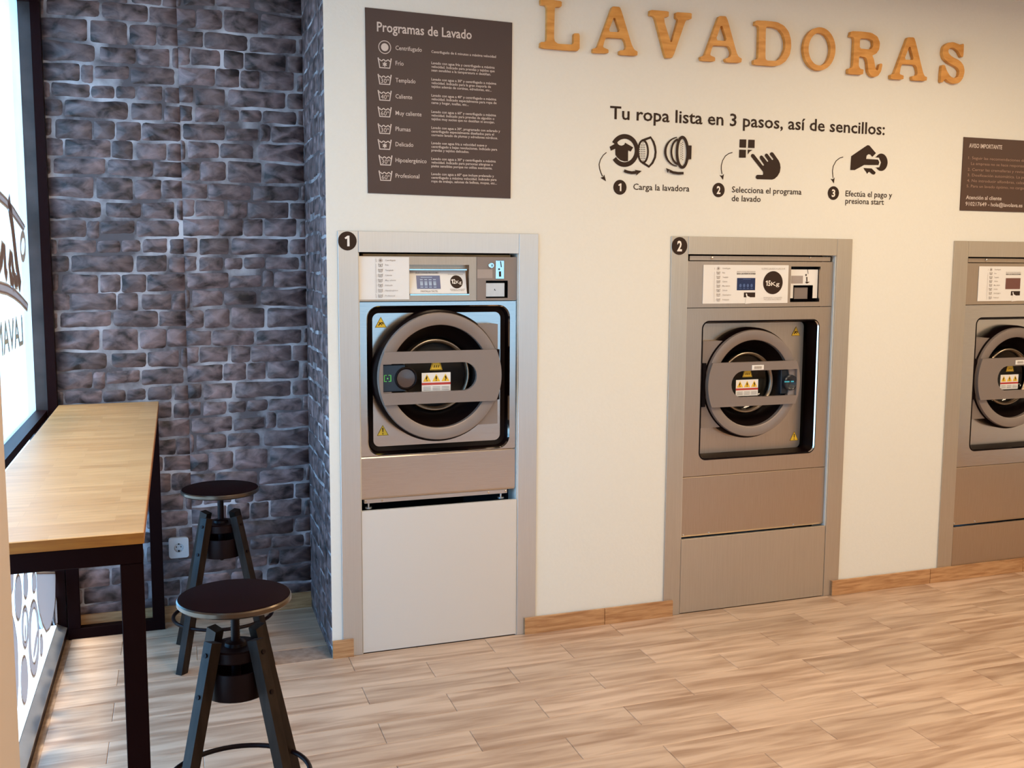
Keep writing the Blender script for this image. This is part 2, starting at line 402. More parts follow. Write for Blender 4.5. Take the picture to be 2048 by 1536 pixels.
# street wall: solid beyond the glass, cream pillar
YP0, YP1 = -2.05, -2.50
g = G(); g.prism([(XWL(YB)-.2, YB), (XWL(YB), YB), (XWL(YP1), YP1), (XWL(YP1)-.2, YP1)], 0, ZC)
struct('wall_left', g, M['wall'])
struct('trim_1', G().prism([(-.42, YP1), (-.186-.02, YP1), (-.186, YP0), (-.42, YP0)], 0, ZC), mat('pinkish_cream_paint', (.60, .50, .43), .7))
g = G(); g.prism([(XG(YP0)-.10, YP0), (XG(YP0)+.04, YP0), (XG(D0)+.04, D0), (XG(D0)-.10, D0)], 2.72, ZC)
struct('trim_2', g, M['wall'])
struct('ground', G().box(-9, -.38, -10, 8, -.12, -.06).box(-.38, 9, -12, YB-.1, -.12, -.06), mottled('pale_paving', (.58, .55, .50), (.68, .65, .60), .8, ns=6))

# ------------------------------------------------------------------ street window
def gp(off=0.0):            # maps (y, z) onto the glass plane pushed off metres into the room
    return lambda y, z: Vector((XG(y)+off, y, z))
DX = Vector((KX, 1, 0)).normalized()
def wall_prism(g, y0, y1, xa, xb, z0, z1):
    g.prism([(XG(y0)+xa, y0), (XG(y0)+xb, y0), (XG(y1)+xb, y1), (XG(y1)+xa, y1)], z0, z1)
YE = D0-.004
# rails and posts
g = G(); wall_prism(g, YP0, YE, -.055, .036, 2.64, 2.72)
win = struct('window_1', g, M['frame'], origin=(XG(0), -.7, 0))
g = G(); wall_prism(g, YP0, YE, -.055, -.004, -.055, .055); wall_prism(g, YP0, YE, -.16, -.056, -.055, .03); g.make('outer_sill', mat('pale_stone_sill', (.72, .70, .66), .6), win)
g = G(); wall_prism(g, YP0, YE-.04, .0, .036, 0, .038); g.make('rail', M['frame'], win)
g = G()
g.add([gp(.037)(YP0, .038), gp(.037)(YE-.04, .038), gp(-.001)(YE-.04, .058), gp(-.001)(YP0, .058), gp(.037)(YP0, .034), gp(.037)(YE-.04, .034), gp(-.001)(YE-.04, .034), gp(-.001)(YP0, .034)],
      [(0, 1, 2, 3), (4, 5, 1, 0), (7, 6, 5, 4), (3, 2, 6, 7), (0, 3, 7, 4), (1, 5, 6, 2)])
sl = g.make('window_sill', M['sill'], win)
for vv in (1313, 1228): # screw heads on the sill
    pass
g = G(); wall_prism(g, YE-.045, YE, .0, .036, 0, 2.64); g.make('post', M['frame'], win)
g = G(); wall_prism(g, YE-.03, YE, -.055, .0, .96, 2.64); g.make('jamb', M['jamb'], win)
g = G(); wall_prism(g, YP0, YE-.045, -.06, -.002, .955, .985); g.make('transom', M['frame'], win)
g = G(); wall_prism(g, YE-.045, YE, -.055, .0, .055, .96); g.make('post', M['frame'], win)
def pane(off, z0, z1, name='pane', m='glass'):
    p = gp(off); return G().add([p(YP0, z0), p(YE-.02, z0), p(YE-.02, z1), p(YP0, z1)], [(0, 1, 2, 3)]).make(name, M[m], win)
pane(-.006, .055, .955); up = pane(-.050, .985, 2.64)
fl = pane(-.047, .985, 2.64, 'frosted_film', 'film')
SU, SL_ = XG(0)-.045, XG(0)-.003   # slants for unprojection
def zg(ox, oy, s, sl):
    def f(a, b):
        p = unp(ox+a/s, oy+b/s, slant=sl); return (p.y, p.z)
    return f
# lower pane: taupe vinyl shapes with white outlines (crop 0,1130 x3.78)
Z3 = zg(0, 1130, 3.78, SL_)
def ell(cx, cy, rx, ry, rot=0, n=26, a0=0, a1=360):
    o = []
    for i in range(n+(0 if a1-a0 >= 360 else 1)):
        a = radians(a0+(a1-a0)*i/n); x = rx*cos(a); y = ry*sin(a); c_, s_ = cos(radians(rot)), sin(radians(rot))
        o.append((cx+x*c_-y*s_, cy+x*s_+y*c_))
    return o
big = [(268, 60), (270, 170), (278, 260), (296, 370), (318, 450), (345, 505), (370, 480), (390, 420), (405, 330), (412, 250), (414, 60)]
shapes = [ell(132, 245, 27, 172), ell(188, 150, 17, 105), ell(252, 130, 16, 80), big,
          ell(308, 608, 11, 80), ell(178, 870, 27, 182), ell(424, 350, 13, 100),
          [(52, 60), (95, 60), (92, 180), (75, 240), (52, 262)], [(60, 310), (80, 350), (105, 450), (122, 560), (130, 700), (132, 900), (122, 1100), (105, 1180), (60, 900)]]
for s_ in shapes:
    P = [Z3(*q) for q in s_]
    F2(gp(-.001)).line(P, .010, True).make('decal_edge', M['whitevinyl'], win)
    F2(gp(.0002)).poly(P).make('decal', M['taupe'], win)
def ringd(cx, cy, rx, ry, rix, riy, rot=0, dx=0, dy=0):
    A = [Z3(*q) for q in ell(cx, cy, rx, ry, rot)]; B_ = [Z3(*q) for q in ell(cx+dx, cy+dy, rix, riy, rot)]
    F2(gp(-.001)).line(A, .010, True).line(B_, .008, True).make('decal_edge', M['whitevinyl'], win)
    F2(gp(.0002)).poly(A, B_).make('decal', M['taupe'], win)
ringd(184, 470, 25, 160, 14, 120, 0, 0, -5)
ringd(250, 555, 40, 290, 26, 210, 0, 2, -20)
F2(gp(.0002)).poly([Z3(*q) for q in ell(262, 600, 9, 105, 8)]).make('decal', M['taupe'], win)
F2(gp(.0002)).poly([Z3(*q) for q in ell(184, 510, 6, 60)]).make('decal', M['taupe'], win)
# upper pane: swooshes, mirrored script and block letters (crop 0,300 x3.66)
Z2 = zg(0, 300, 3.66, SU)
UPL = gp(-.044)
def band(pts_top, pts_bot):
    P = [Z2(*q) for q in pts_top]+[Z2(*q) for q in pts_bot[::-1]]
    F2(gp(-.0455)).line(P, .012, True).make('decal_edge', M['whitevinyl'], win)
    F2(UPL).poly(P).make('decal', M['taupe'], win)
band([(-60, 968), (0, 970), (50, 985), (100, 1015), (150, 1065), (205, 1130)], [(-60, 1030), (0, 1040), (50, 1052), (100, 1080), (150, 1120), (200, 1175)])
band([(-40, 280), (0, 310), (48, 358), (100, 425), (182, 560)], [(-40, 330), (0, 372), (48, 415), (110, 500), (172, 588)])
def scr(pts, w_=.045):
    P = [Z2(*q) for q in pts]
    F2(gp(-.0455)).line(P, w_+.02).make('decal_edge', M['whitevinyl'], win)
    F2(UPL).line(P, w_).make('decal', M['taupe'], win)
scr([(62, 350), (75, 450), (92, 560), (108, 700), (122, 830), (138, 940), (150, 1005)], .06)
scr([(128, 960), (112, 960), (95, 880), (88, 790), (78, 780), (70, 850), (80, 940), (100, 985)], .045)
scr([(52, 930), (40, 880), (32, 720), (20, 720), (12, 800), (-10, 860), (-40, 900)], .045)
F2(UPL).line([Z2(*q) for q in ell(166, 705, 17, 90)], .03, True).make('decal', M['whitevinyl'], win)
tt = F2(lambda a, z: UPL(.33-(a), z)); tt.text('LAVANDERÍA', 0, 1.22, 1.285, .115, .01)
to = tt.make('lettering', M['whitevinyl'], win)
tt = F2(lambda a, z: gp(-.042)(.322-(a), z)); tt.text('LAVANDERÍA', 0, 1.22, 1.288, .105, -.005); tt.make('lettering', mat('pale_blue_vinyl', (.55, .65, .70), .6), win)

# ------------------------------------------------------------------ brick-print walls, stones as raised pieces
SA = 6.827
def A_(x, y):
    p = unp(80+x/SA, 20+y/SA, y=D0); return (p.x, p.z)
ROWS = [  # (x0, x1, top0, top1, bot0, bot1) read off one repeat, crop 80,20
 [(-20, 640, 105, 128, 360, 432), (690, 1192, 135, 175, 432, 484), (1222, 1585, 200, 215, 470, 492), (1602, 1960, 222, 240, 480, 505)],
 [(-20, 745, 395, 490, 680, 708), (820, 1305, 500, 530, 695, 742), (1330, 1762, 530, 532, 740, 780), (1810, 2040, 515, 530, 790, 815)],
 [(-20, 540, 715, 735, 955, 972), (560, 722, 742, 752, 985, 1010), (748, 1215, 765, 770, 930, 950), (1245, 1835, 780, 805, 1000, 1022), (1880, 2100, 810, 830, 1030, 1060)],
 [(-20, 130, 985, 985, 1190, 1190), (158, 682, 985, 1020, 1170, 1200), (702, 1010, 1035, 1040, 1200, 1208), (1040, 1300, 1035, 1045, 1205, 1215), (1335, 1668, 1035, 1045, 1225, 1250), (1708, 2000, 1055, 1065, 1260, 1280)],
 [(-20, 302, 1218, 1222, 1440, 1445), (338, 1195, 1225, 1262, 1450, 1500), (1250, 1662, 1268, 1275, 1495, 1505), (1702, 2000, 1310, 1320, 1520, 1540)],
 [(-20, 152, 1470, 1475, 1710, 1715), (212, 710, 1488, 1510, 1755, 1770), (742, 1022, 1512, 1515, 1765, 1772), (1040, 1375, 1530, 1535, 1778, 1790), (1392, 1915, 1535, 1560, 1775, 1795)],
 [(-20, 315, 1742, 1760, 1990, 1988), (345, 962, 1768, 1775, 1995, 2012), (982, 1262, 1785, 1790, 2010, 2045), (1318, 1722, 1815, 1822, 2035, 2052), (1740, 1985, 1820, 1830, 2055, 2070)],
 [(-20, 140, 2025, 2025, 2235, 2240), (186, 892, 2022, 2030, 2225, 2240), (925, 1540, 2038, 2062, 2245, 2282), (1562, 2100, 2068, 2080, 2275, 2300)],
]
REP, XS, ZS = .6392, .5625, 5.1866
STONES = []
rs = random.Random(3)
for row in ROWS:
    for (a, b, t0, t1, b0, b1) in row:
        P = [A_(a-6, t0-3), A_(b+6, t1-3), A_(b+6, b1+4), A_(a-6, b0+4)]
        STONES.append(P)
def outline(P, rnd):
    o = []; n = 4
    TL, TR, BR, BL = [Vector(p) for p in P]
    w_ = (TR-TL).length; h_ = (TL-BL).length; r = min(.015, h_*.3, w_*.3)
    cs = [TL, TR, BR, BL]
    for k in range(4):
        p = cs[k]; a = cs[k-1]; b = cs[(k+1) % 4]
        rr = r*rnd.uniform(.35, 1.2)
        da = (a-p).normalized(); db = (b-p).normalized()
        o += [p+da*rr, p+(da+db)*rr*.28, p+db*rr]
        seg = b-p; L_ = seg.length; nn = Vector((-seg.y, seg.x)).normalized()
        q = max(1, int(L_/.05))
        for i in range(1, q+1):
            t = (i)/(q+1)
            if rr < t*L_ < L_-r: o.append(p+seg*t+nn*rnd.uniform(-.0028, .0028))
    return [(v.x, v.y) for v in o]
def clip(P, a, b, c):       # keep a*x+b*z <= c
    o = []
    for i in range(len(P)):
        p = P[i]; q = P[(i+1) % len(P)]; dp = a*p[0]+b*p[1]-c; dq = a*q[0]+b*q[1]-c
        if dp <= 0: o.append(p)
        if dp*dq < 0:
            t = dp/(dp-dq); o.append((p[0]+(q[0]-p[0])*t, p[1]+(q[1]-p[1])*t))
    return o
def brick_mesh(P, pl, og, x_lo, x_hi, rnd):
    n = len(P); cx = sum(p[0] for p in P)/n; cz = sum(p[1] for p in P)/n
    h = rnd.uniform(.0015, .004); vs = []
    for p in P: vs.append(pl(p[0], p[1], -.001)-og)
    for p in P:
        d = Vector((cx-p[0], cz-p[1])); l = d.length
        k = min(.0042, l*.3)
        if abs(p[0]-x_lo) < 1e-4 or abs(p[0]-x_hi) < 1e-4: d.x = 0; k = .005
        if d.length > 0: d.normalize()
        vs.append(pl(p[0]+d.x*k, p[1]+d.y*k, h*rnd.uniform(.7, 1.1))-og)
    vs.append(pl(cx, cz, h*1.3)-og)
    fs = [(i, (i+1) % n, n+(i+1) % n, n+i) for i in range(n)]+[(n+i, n+(i+1) % n, 2*n) for i in range(n)]
    me = bpy.data.meshes.new('stone'); me.from_pydata(vs, [], fs); me.update()
    me.polygons.foreach_set('use_smooth', [True]*len(me.polygons)); me.materials.append(M['stone']); return me
def lay(parent, pl, s_lo, s_hi, xmap, z_lo, z_hi):
    """xmap: list of (function of stone -> stone, lo, hi) rolls"""
    og = ORG[parent]; cnt = 0
    for fn, lo, hi in xmap:
        for si, S in enumerate(STONES):
            base = outline(S, random.Random(si*13+1)); base = [fn(*p) for p in base]
            zs_ = [p[1] for p in base]; k0 = math.floor((z_lo-max(zs_))/REP); 
            shared = None
            for k in range(k0, k0+9):
                Q = [(p[0], p[1]+k*REP) for p in base]
                if max(p[1] for p in Q) < z_lo+.012 or min(p[1] for p in Q) > z_hi-.012: continue
                clipped = max(p[1] for p in Q) > z_hi or min(p[1] for p in Q) < z_lo
                R_ = Q if not clipped else clip(clip(Q, 0, 1, z_hi), 0, -1, -z_lo)
                R_ = clip(clip(R_, 1, 0, hi), -1, 0, -lo)
                if len(R_) < 3: break
                if max(p[0] for p in R_)-min(p[0] for p in R_) < .008: break
                off = Vector((0, 0, 0))
                if clipped: me = brick_mesh(R_, pl, og, lo, hi, random.Random(si))
                elif shared is None:
                    shared = (brick_mesh(R_, pl, og, lo, hi, random.Random(si)), k); me = shared[0]
                else: me = shared[0]; off = Vector((0, 0, (k-shared[1])*REP))
                o = bpy.data.objects.new('stone', me); C.objects.link(o); o.parent = parent; o.location = off; cnt += 1
    return cnt
XSEAM = XS/2+.003; ROLL = .5285
wb = struct('wall_back', G().box(-.36, XC, D0, D0+.1, 0, ZC), M['grout'], origin=(.2, D0, 0))
lo0 = XSEAM-ROLL
n1 = lay(wb, lambda s, z, h: Vector((s, D0-h, z)), 0, 0, [
    (lambda x, z: (x, z), -.243, XSEAM), (lambda x, z: (XS-x, ZS-z), XSEAM, XC+.0005)], .074, ZC)
DS = Vector((XE-XC, -D0, 0)); LS = DS.length; DS.normalize(); NS = Vector((DS.y, -DS.x, 0))
if NS.x > 0: NS = -NS
g = G(); g.prism([(XC, D0), (XE, .002), (XE+.035, .101), (XC+.04, D0+.1)], 0, ZC)
ws = struct('wall_side', g, M['grout'], origin=(XC, D0, 0))
n2 = lay(ws, lambda s, z, h: Vector((XC, D0, z))+DS*s+NS*h, 0, 0, [
    (lambda x, z: (x-lo0, z+.09), 0, ROLL), (lambda x, z: (XS-x-lo0, ZS-z-.09), ROLL, LS-.001)], .0, ZC)
print('stones', n1, n2)

# ------------------------------------------------------------------ floor tiles
PIT_, TL_ = .1638, .5905
def tile_poly(x0, x1, y0, y1): return [(x0+KX*y0, y0), (x1+KX*y0, y0), (x1+KX*y1, y1), (x0+KX*y1, y1)]
def tile_mesh(P, og):
    n = len(P); cx = sum(p[0] for p in P)/n; cy = sum(p[1] for p in P)/n
    e = .0016; vs = []
    for k, z in ((0, -.004), (0, -.0012), (1, 0)):
        for p in P:
            q = Vector((p[0], p[1]))
            if k:
                q = q+Vector((cx-p[0] and math.copysign(e, cx-p[0]), cy-p[1] and math.copysign(e, cy-p[1])))
            vs.append((q.x-og[0], q.y-og[1], z-og[2]))
    fs = [(i, (i+1) % n, n+(i+1) % n, n+i) for i in range(n)]+[(n+i, n+(i+1) % n, 2*n+(i+1) % n, 2*n+i) for i in range(n)]+[tuple(range(2*n, 3*n))]
    me = bpy.data.meshes.new('floor_tile'); me.from_pydata(vs, [], fs); me.update(); me.materials.append(M['tile']); return me
fo = ORG[floor]; full = tile_mesh([(a, b) for a, b in tile_poly(.0006, TL_-.0006, -PIT_+.0006, -.0006)], (0, 0, fo.z)); nt_ = 0
for r in range(-4, 24):
    yt = -.006-PIT_*(r-1)+0.0; yb = yt-PIT_
    if r <= 0: yt, yb = yt, yb
    odd = r % 2 == 1
    base = (.8405+.004 if odd else .5378+.008)
    for k in range(-4, 9):
        x0 = base+TL_*k; P = tile_poly(x0+.0006, x0+TL_-.0006, yb+.0006, yt-.0006); Q = P
        if yt > D0: Q = clip(Q, 0, 1, D0)
        Q = clip(Q, -1, KX, .2575+KX*D0-.036) if r > -5 else Q          # street wall foot
        if yb >= -.02 and len(Q) > 2:
            Q = clip(Q, 1, -KX, XE) if yb > 0 else Q
            if yb < 0 and max(p[0] for p in Q) > XE: Q = clip(Q, 0, 1, -.0005)
        if len(Q) < 3 or min(p[0] for p in Q) > 5.3: continue
        if yt < -2.9 and (x0 > 4.0): continue
        if max(p[0] for p in Q)-min(p[0] for p in Q) < .01: continue
        same = len(Q) == 4 and all(abs(a[0]-b[0])+abs(a[1]-b[1]) < 1e-7 for a, b in zip(P, Q))
        if same:
            o = bpy.data.objects.new('floor_tile', full); o.location = (x0+KX*yt-fo.x+0, yt-fo.y, 0)
        else: o = bpy.data.objects.new('floor_tile', tile_mesh(Q, fo))
        C.objects.link(o); o.parent = floor; nt_ += 1
print('tiles', nt_)

# ------------------------------------------------------------------ skirting
def skirt(name, segs, h=.074):
    root = None
    for i, (P0, P1, n_) in enumerate(segs):
        P0 = Vector((*P0, 0)); P1 = Vector((*P1, 0)); nv = Vector((*n_, 0)).normalized()*.011
        a, b, c_, d_ = P0, P1, P1+nv, P0+nv
        g = G().prism([(p.x, p.y) for p in (a, b, c_, d_)], .0005, h)
        if root is None: root = struct(name, g, M['skirt'])
        else: g.make('skirting_board', M['skirt'], root)
skirt('baseboard_front', [((wp(664.5, 1300)[0], -.0065), (wp(706, 1300)[0], -.0065), (0, -1))])
skirt('baseboard_middle', [((1.617, -.0065), (1.999, -.0065), (0, -1)), ((2.0015, -.0065), (2.345, -.0065), (0, -1))])
skirt('baseboard_right', [((3.226, -.0065), (3.825, -.0065), (0, -1)), ((3.828, -.0065), (4.44, -.0065), (0, -1)), ((4.443, -.0065), (5.06, -.0065), (0, -1)), ((5.063, -.0065), (6.4, -.0065), (0, -1))])
skirt('baseboard_back', [((-.235, D0), (.375, D0), (0, -1)), ((.377, D0), (XC-.001, D0), (0, -1))])

# ------------------------------------------------------------------ metal surrounds
def surround(n, label, mats, plinth_top, joined):
    t = thing('machine_surround', ((n['o0']+n['o1'])/2, 0, 0), label, 'metal frame', 'metal frames around the built-in machines')
    ms, mh, mpn = mats
    y0, y1 = -.006, -.0005
    G().box(n['o0'], n['i0'], y0, y1, 0, n['zt'], .0008).make('side_strip', ms, t)
    G().box(n['i1'], n['o1'], y0, y1, 0, n['zt'], .0008).make('side_strip', ms, t)
    G().box(n['i0']+.001, n['i1']-.001, y0, y1, n['zh'], n['zt'], .0008).make('header_strip', mh, t)
    G().box(n['i0']+.002, n['i1']-.003, y0+(.004 if not joined else .001), y0+.02, .004, plinth_top, .0008).make('plinth_panel', mpn, t)
    return t
surround(N1, 'silvery flat metal frame around washing machine 1, pale panel below', (M['alu'], M['alu'], M['alu_lite']), .601, False)
surround(N2, 'satin metal frame around washing machine 2, brown-grey panel below', (M['alu_warm'], M['alu_warm'], M['alu_warm']), .352, True)
surround(N3, 'satin metal frame of the rightmost machine, cut off by the photo', (M['alu_warm'], M['alu_warm'], M['steel2']), .275, True)

def badge(num, u, v, r, label):
    x, z = wp(u, v); t = thing('number_badge', (x, -.0063, z), label, 'sign')
    F2(lambda a, b: Vector((a, -.0072, b))).poly(circ(x, z, r, n=32)).make('disc', M['print'], t)
    gx = r*.42
    F2(lambda a, b: Vector((a, -.0080, b))).text(num, x-gx/2-(.1*r if num != '1' else 0.05*r), x+gx/2+(.1*r if num != '1' else .05*r), z-r*.56, r*1.12, .03).make('numeral', M['badge_ink'], t)
badge('1', 694, 482, .037, 'black disc with white number 1 on the left metal strip')
badge('2', 1357.5, 492, .039, 'black disc with white number 2 on the middle metal frame')

# ------------------------------------------------------------------ printed icons
def tub(f, cx, cz, w_, kind, ink=.09):
    """laundry tub symbol w_ wide"""
    h = w_*.72; t = w_*ink
    f.line([(cx-w_/2, cz+h/2), (cx-w_*.38, cz-h/2), (cx+w_*.38, cz-h/2), (cx+w_/2, cz+h/2)], t)
    wv = [(cx-w_*.42+w_*.84*i/16, cz+h*.26+w_*.055*cos(i/16*2*pi*2.5)) for i in range(17)]
    f.line(wv, t*.8)
    if kind == '*':
        for k in range(3):
            a = radians(90+60*k); f.line([(cx-cos(a)*w_*.17, cz-h*.14-sin(a)*w_*.17), (cx+cos(a)*w_*.17, cz-h*.14+sin(a)*w_*.17)], t*.9)
    elif kind:
        f.text(kind, cx-w_*.30, cx+w_*.33, cz-h*.38, h*.46, 0)
def spiral(f, cx, cz, r):
    f.line(circ(cx, cz, r, n=28), r*.12, True); f.poly(circ(cx, cz, r*.62, n=24))
PROG = ['Centrifugado', 'Frío', 'Templado', 'Caliente', 'Muy caliente', 'Plumas', 'Delicado', 'Hipoalergénico', 'Profesional']
KIND = ['', '*', '30º', '40º', '60º', '30º', '*', '30º', '60º']

# ------------------------------------------------------------------ poster
def poster():
    x0, x1 = (.8821*1.07), (1.4459*1.07); z1, z0 = 2.4121*1.07, 1.7531*1.07
    x0 = (wp(729.5, 15)[0]+wp(735.5, 386)[0])/2; x1 = (wp(1024, 45.7)[0]+wp(1020.4, 397)[0])/2
    t = thing('wash_programme_poster', ((x0+x1)/2, 0, z0), 'tall dark brown poster of washing programmes titled Programas de Lavado', 'poster')
    a, b, c_, d_ = wp(729.5, 15), wp(1024, 45.7), wp(1020.4, 397), wp(735.5, 386)
    slab([[d_, c_, b, a]], -.004, -.0005).make('board', M['poster'], t)
    Z = zm(700, 0, 3.658); pl = lambda x, z: Vector((x, -.0048, z))
    A = Z(195, 228); B = Z(888, 290)
    f = F2(pl).text('Programas de Lavado', A[0], B[0], (A[1]+B[1])/2, .036, .015); f.make('title', M['poster_ink'], t)
    ys = [347, 462, 582, 699, 819, 942, 1057, 1172, 1285]; ly = [366, 478, 602, 720, 842, 958, 1070, 1186, 1300]
    lw = [523, 390, 477, 453, 521, 441, 461, 558, 505]
    for i in range(9):
        p = Z(252+(i > 6)*6, ys[i]); f = F2(pl)
        if i == 0: spiral(f, p[0], p[1], .024)
        else: tub(f, p[0], p[1], .052, KIND[i])
        f.make('programme_icon', M['poster_ink'], t)
        q = Z(331, ly[i]); q2 = Z(lw[i], ly[i]); F2(pl).text(PROG[i], q[0], q2[0], q[1], .0165, .006).make('programme_name', M['poster_ink'], t)
    paras = [['Centrifugado de 6 minutos a máxima velocidad'],
     ['Lavado con agua fría y centrifugado a máxima', 'velocidad. Indicado para prendas y tejidos que', 'sean sensibles a la temperatura o destiñan.'],
     ['Lavado con agua a 30º y centrifugado a máxima', 'velocidad. Indicado para la gran mayoría de', 'tejidos además de cortinas, edredones, etc...'],
     ['Lavado con agua a 40º y centrifugado a máxima', 'velocidad. Indicado especialmente para ropa de', 'cama y hogar, toallas, etc...'],
     ['Lavado con agua a 60º y centrifugado a máxima', 'velocidad. Indicado para prendas de algodón o', 'tejidos muy sucios que no destiñan ni encojan.'],
     ['Lavado con agua a 30º, programado con aclarado y', 'centrifugado especialmente diseñados para el', 'correcto lavado de plumas y edredones nórdicos.'],
     ['Lavado con agua fría a velocidad suave y', 'centrifugado a bajas revoluciones. Indicado para', 'prendas y tejidos delicados.'],
     ['Lavado con agua a 30º y centrifugado a máxima', 'velocidad. Indicado para personas alérgicas o', 'pieles sensibles porque no utiliza suavizante.'],
     ['Lavado con agua a 60º que incluye prelavado y', 'centrifugado a máxima velocidad. Indicado para', 'ropa de trabajo, salones de belleza, mopas, etc...']]
    ends = [[1065], [1055, 1055, 1027], [1067, 1028, 1033], [1067, 1069, 866], [1065, 1053, 1055], [1095, 1050, 1078], [998, 1074, 868], [1063, 1042, 1038], [1050, 1069, 1071]]
    y0s = [388, 470, 589, 707, 826, 943, 1055, 1170, 1281]
    for i, pa in enumerate(paras):
        f = F2(pl)
        for k, ln in enumerate(pa):
            q = Z(593, y0s[i]+26.5*k); q2 = Z(ends[i][k], y0s[i]+26.5*k+35)
            f.text(ln, q[0], q2[0], q[1], .0098, .012)
        f.make('programme_text', M['poster_ink'], t)
poster()
def notice():
    a = wp(1926.6, 275.8); d_ = wp(1918.7, 420); xr = a[0]+.80
    t = thing('notice_board', (a[0]+.4, 0, d_[1]), 'dark brown notice headed Aviso Importante above the rightmost machine', 'poster')
    zb, zt = d_[1]-.002, a[1]+.004
    slab([[(a[0], zb), (xr, zb), (xr, zt), (a[0], zt)]], -.004, -.0005).make('board', M['poster2'], t)
    Z = zm(1900, 260, 8.534); pl = lambda x, z: Vector((x, -.0048, z))
    p = Z(312, 300); q = Z(875, 335)
    F2(pl).text('AVISO IMPORTANTE', p[0], q[0], p[1], .020, .02).make('title', M['poster_ink'], t)
    f = F2(pl)
    for i, (x, y, s_) in enumerate([(300, 497, '1. Seguir las recomendaciones de lavado de las prendas.'), (345, 595, 'La empresa no se hace responsable de los daños causados.'), (288, 695, '2. Cerrar las cremalleras y revisar que no haya objetos.'),
                         (285, 790, '3. Dosificación automática. La propia máquina dosifica.'), (278, 885, '4. No introducir alfombras, calzado, plásticos ni gomas.'), (270, 978, '5. Para un lavado óptimo, no cargar en exceso la máquina.')]):
        p = Z(x, y); f.text(s_, p[0], p[0]+.615, p[1], .0135, .0)
    f.make('rules_text', mat('dull_ink', (.36, .22, .15), .6), t)
    f = F2(pl); p = Z(258, 1180); q = Z(865, 1200); f.text('Atención al cliente', p[0], q[0], p[1], .0185, .015)
    p = Z(250, 1290); q = Z(1222, 1318); f.text('910217649 - hola@lavolava.es', p[0], q[0], p[1], .0185, .015)
    f.make('contact_text', M['poster_ink'], t)
notice()

# ------------------------------------------------------------------ wall lettering and steps
pw = lambda x, z: Vector((x, -.0012, z)); pw2 = lambda x, z: Vector((x, -.0020, z))
h = F2(pw); Zs = zm(1180, 200, 3.2)
a = Zs(127, 128); b = Zs(1885, 216)
h.text('Tu ropa lista en 3 pasos, así de sencillos:', a[0], b[0], (a[1]+b[1])/2, .0535, .014)
ho = h.make('wall_lettering', M['print'], None); props(ho, 'dark brown wall lettering reading Tu ropa lista en 3 pasos', 'lettering')
def step(num, label, icon, Z, disc, caps, arrow):
    c_ = Z(*disc[:2]); t = thing('step_sign', (c_[0]+.1, 0, c_[1]-.05), label, 'sign')
    f = F2(pw); icon(f, Z); f.make('pictogram', M['print'], t)
    f = F2(pw); P = [Z(*q) for q in arrow[0]]; f.line(P, arrow[2], w2=arrow[2]*1.2); f.poly([Z(*q) for q in arrow[1]]); f.make('arrow', M['print'], t)
    F2(pw).poly(circ(c_[0], c_[1], disc[2], n=36)).make('disc', M['print'], t)
    r = disc[2]; gx = r*.62 if num != '1' else r*.42
    F2(pw2).text(num, c_[0]-gx/2, c_[0]+gx/2, c_[1]-r*.52, r*1.04, .03).make('numeral', M['badge_ink'], t)
    for s_, p0, p1 in caps:
        A = Z(*p0); B = Z(*p1); F2(pw).text(s_, A[0], B[0], (A[1]+B[1])/2, .0265, .008).make('caption', M['print'], t)
def ic1(f, Z):
    O = [Z(*q) for q in circ(548, 382, 228, 262, 44)]
    E_ = lambda cx, cy, rx, ry, n=36, a0=0, a1=360: [Z(*q) for q in circ(cx, cy, rx, ry, n, a0, a1)]
    f.line(E_(548, 382, 228, 262, 40, -150, 146), .020)
    f.poly([Z(*q) for q in [(270, 312), (413, 232), (425, 262), (455, 284), (495, 292), (530, 280), (550, 262), (555, 235), (710, 325), (662, 402), (615, 380), (613, 582), (540, 585), (470, 560), (410, 510), (378, 462), (375, 350), (292, 385)]])
    f.line(E_(893, 400, 92, 205), .009, True)
    f.line([Z(*q) for q in [(870, 200), (1035, 138), (1085, 220), (1115, 310), (1127, 410), (1115, 510), (1070, 610), (1003, 682), (880, 605)]], .010)
    for i, n_ in enumerate([5, 7, 9, 7]):
        cxs = [828, 860, 892, 922][i]; nn = [5, 7, 9, 7][i]
        for k in range(nn):
            y = 403+(k-(nn-1)/2)*41; f.poly([Z(*q) for q in [(cxs-7, y+9), (cxs+7, y+9), (cxs+7, y-9), (cxs-7, y-9)]])
    f.line([Z(*q) for q in [(540, 757), (600, 780), (680, 795), (770, 788)]], .012); f.poly([Z(*q) for q in [(735, 742), (868, 762), (758, 852), (778, 790)]])
    a_ = circ(1560, 405, 275, 280, 20, 98, 262); b_ = circ(1560, 405, 232, 262, 20, 98, 262)
    f.poly([Z(*q) for q in a_+b_[::-1]])
    f.line(E_(1560, 405, 140, 232, 20, 95, 262), .009)
    f.line(E_(1625, 415, 100, 280), .013, True)
    for cxs, nn in ((1600, 8), (1630, 9)):
        for k in range(nn):
            y = 392+(k-(nn-1)/2)*40; f.poly([Z(*q) for q in [(cxs-6, y+9), (cxs+6, y+9), (cxs+6, y-9), (cxs-6, y-9)]])
    f.poly([Z(*q) for q in [(1708, 285), (1797, 290), (1790, 545), (1705, 540)]])
    f.line([Z(*q) for q in [(1648, 803), (1550, 805), (1450, 790), (1385, 760)]], .011); f.poly([Z(*q) for q in [(1318, 708), (1412, 745), (1375, 760), (1350, 800)]])
Z1_ = zm(1190, 260, 9.309)
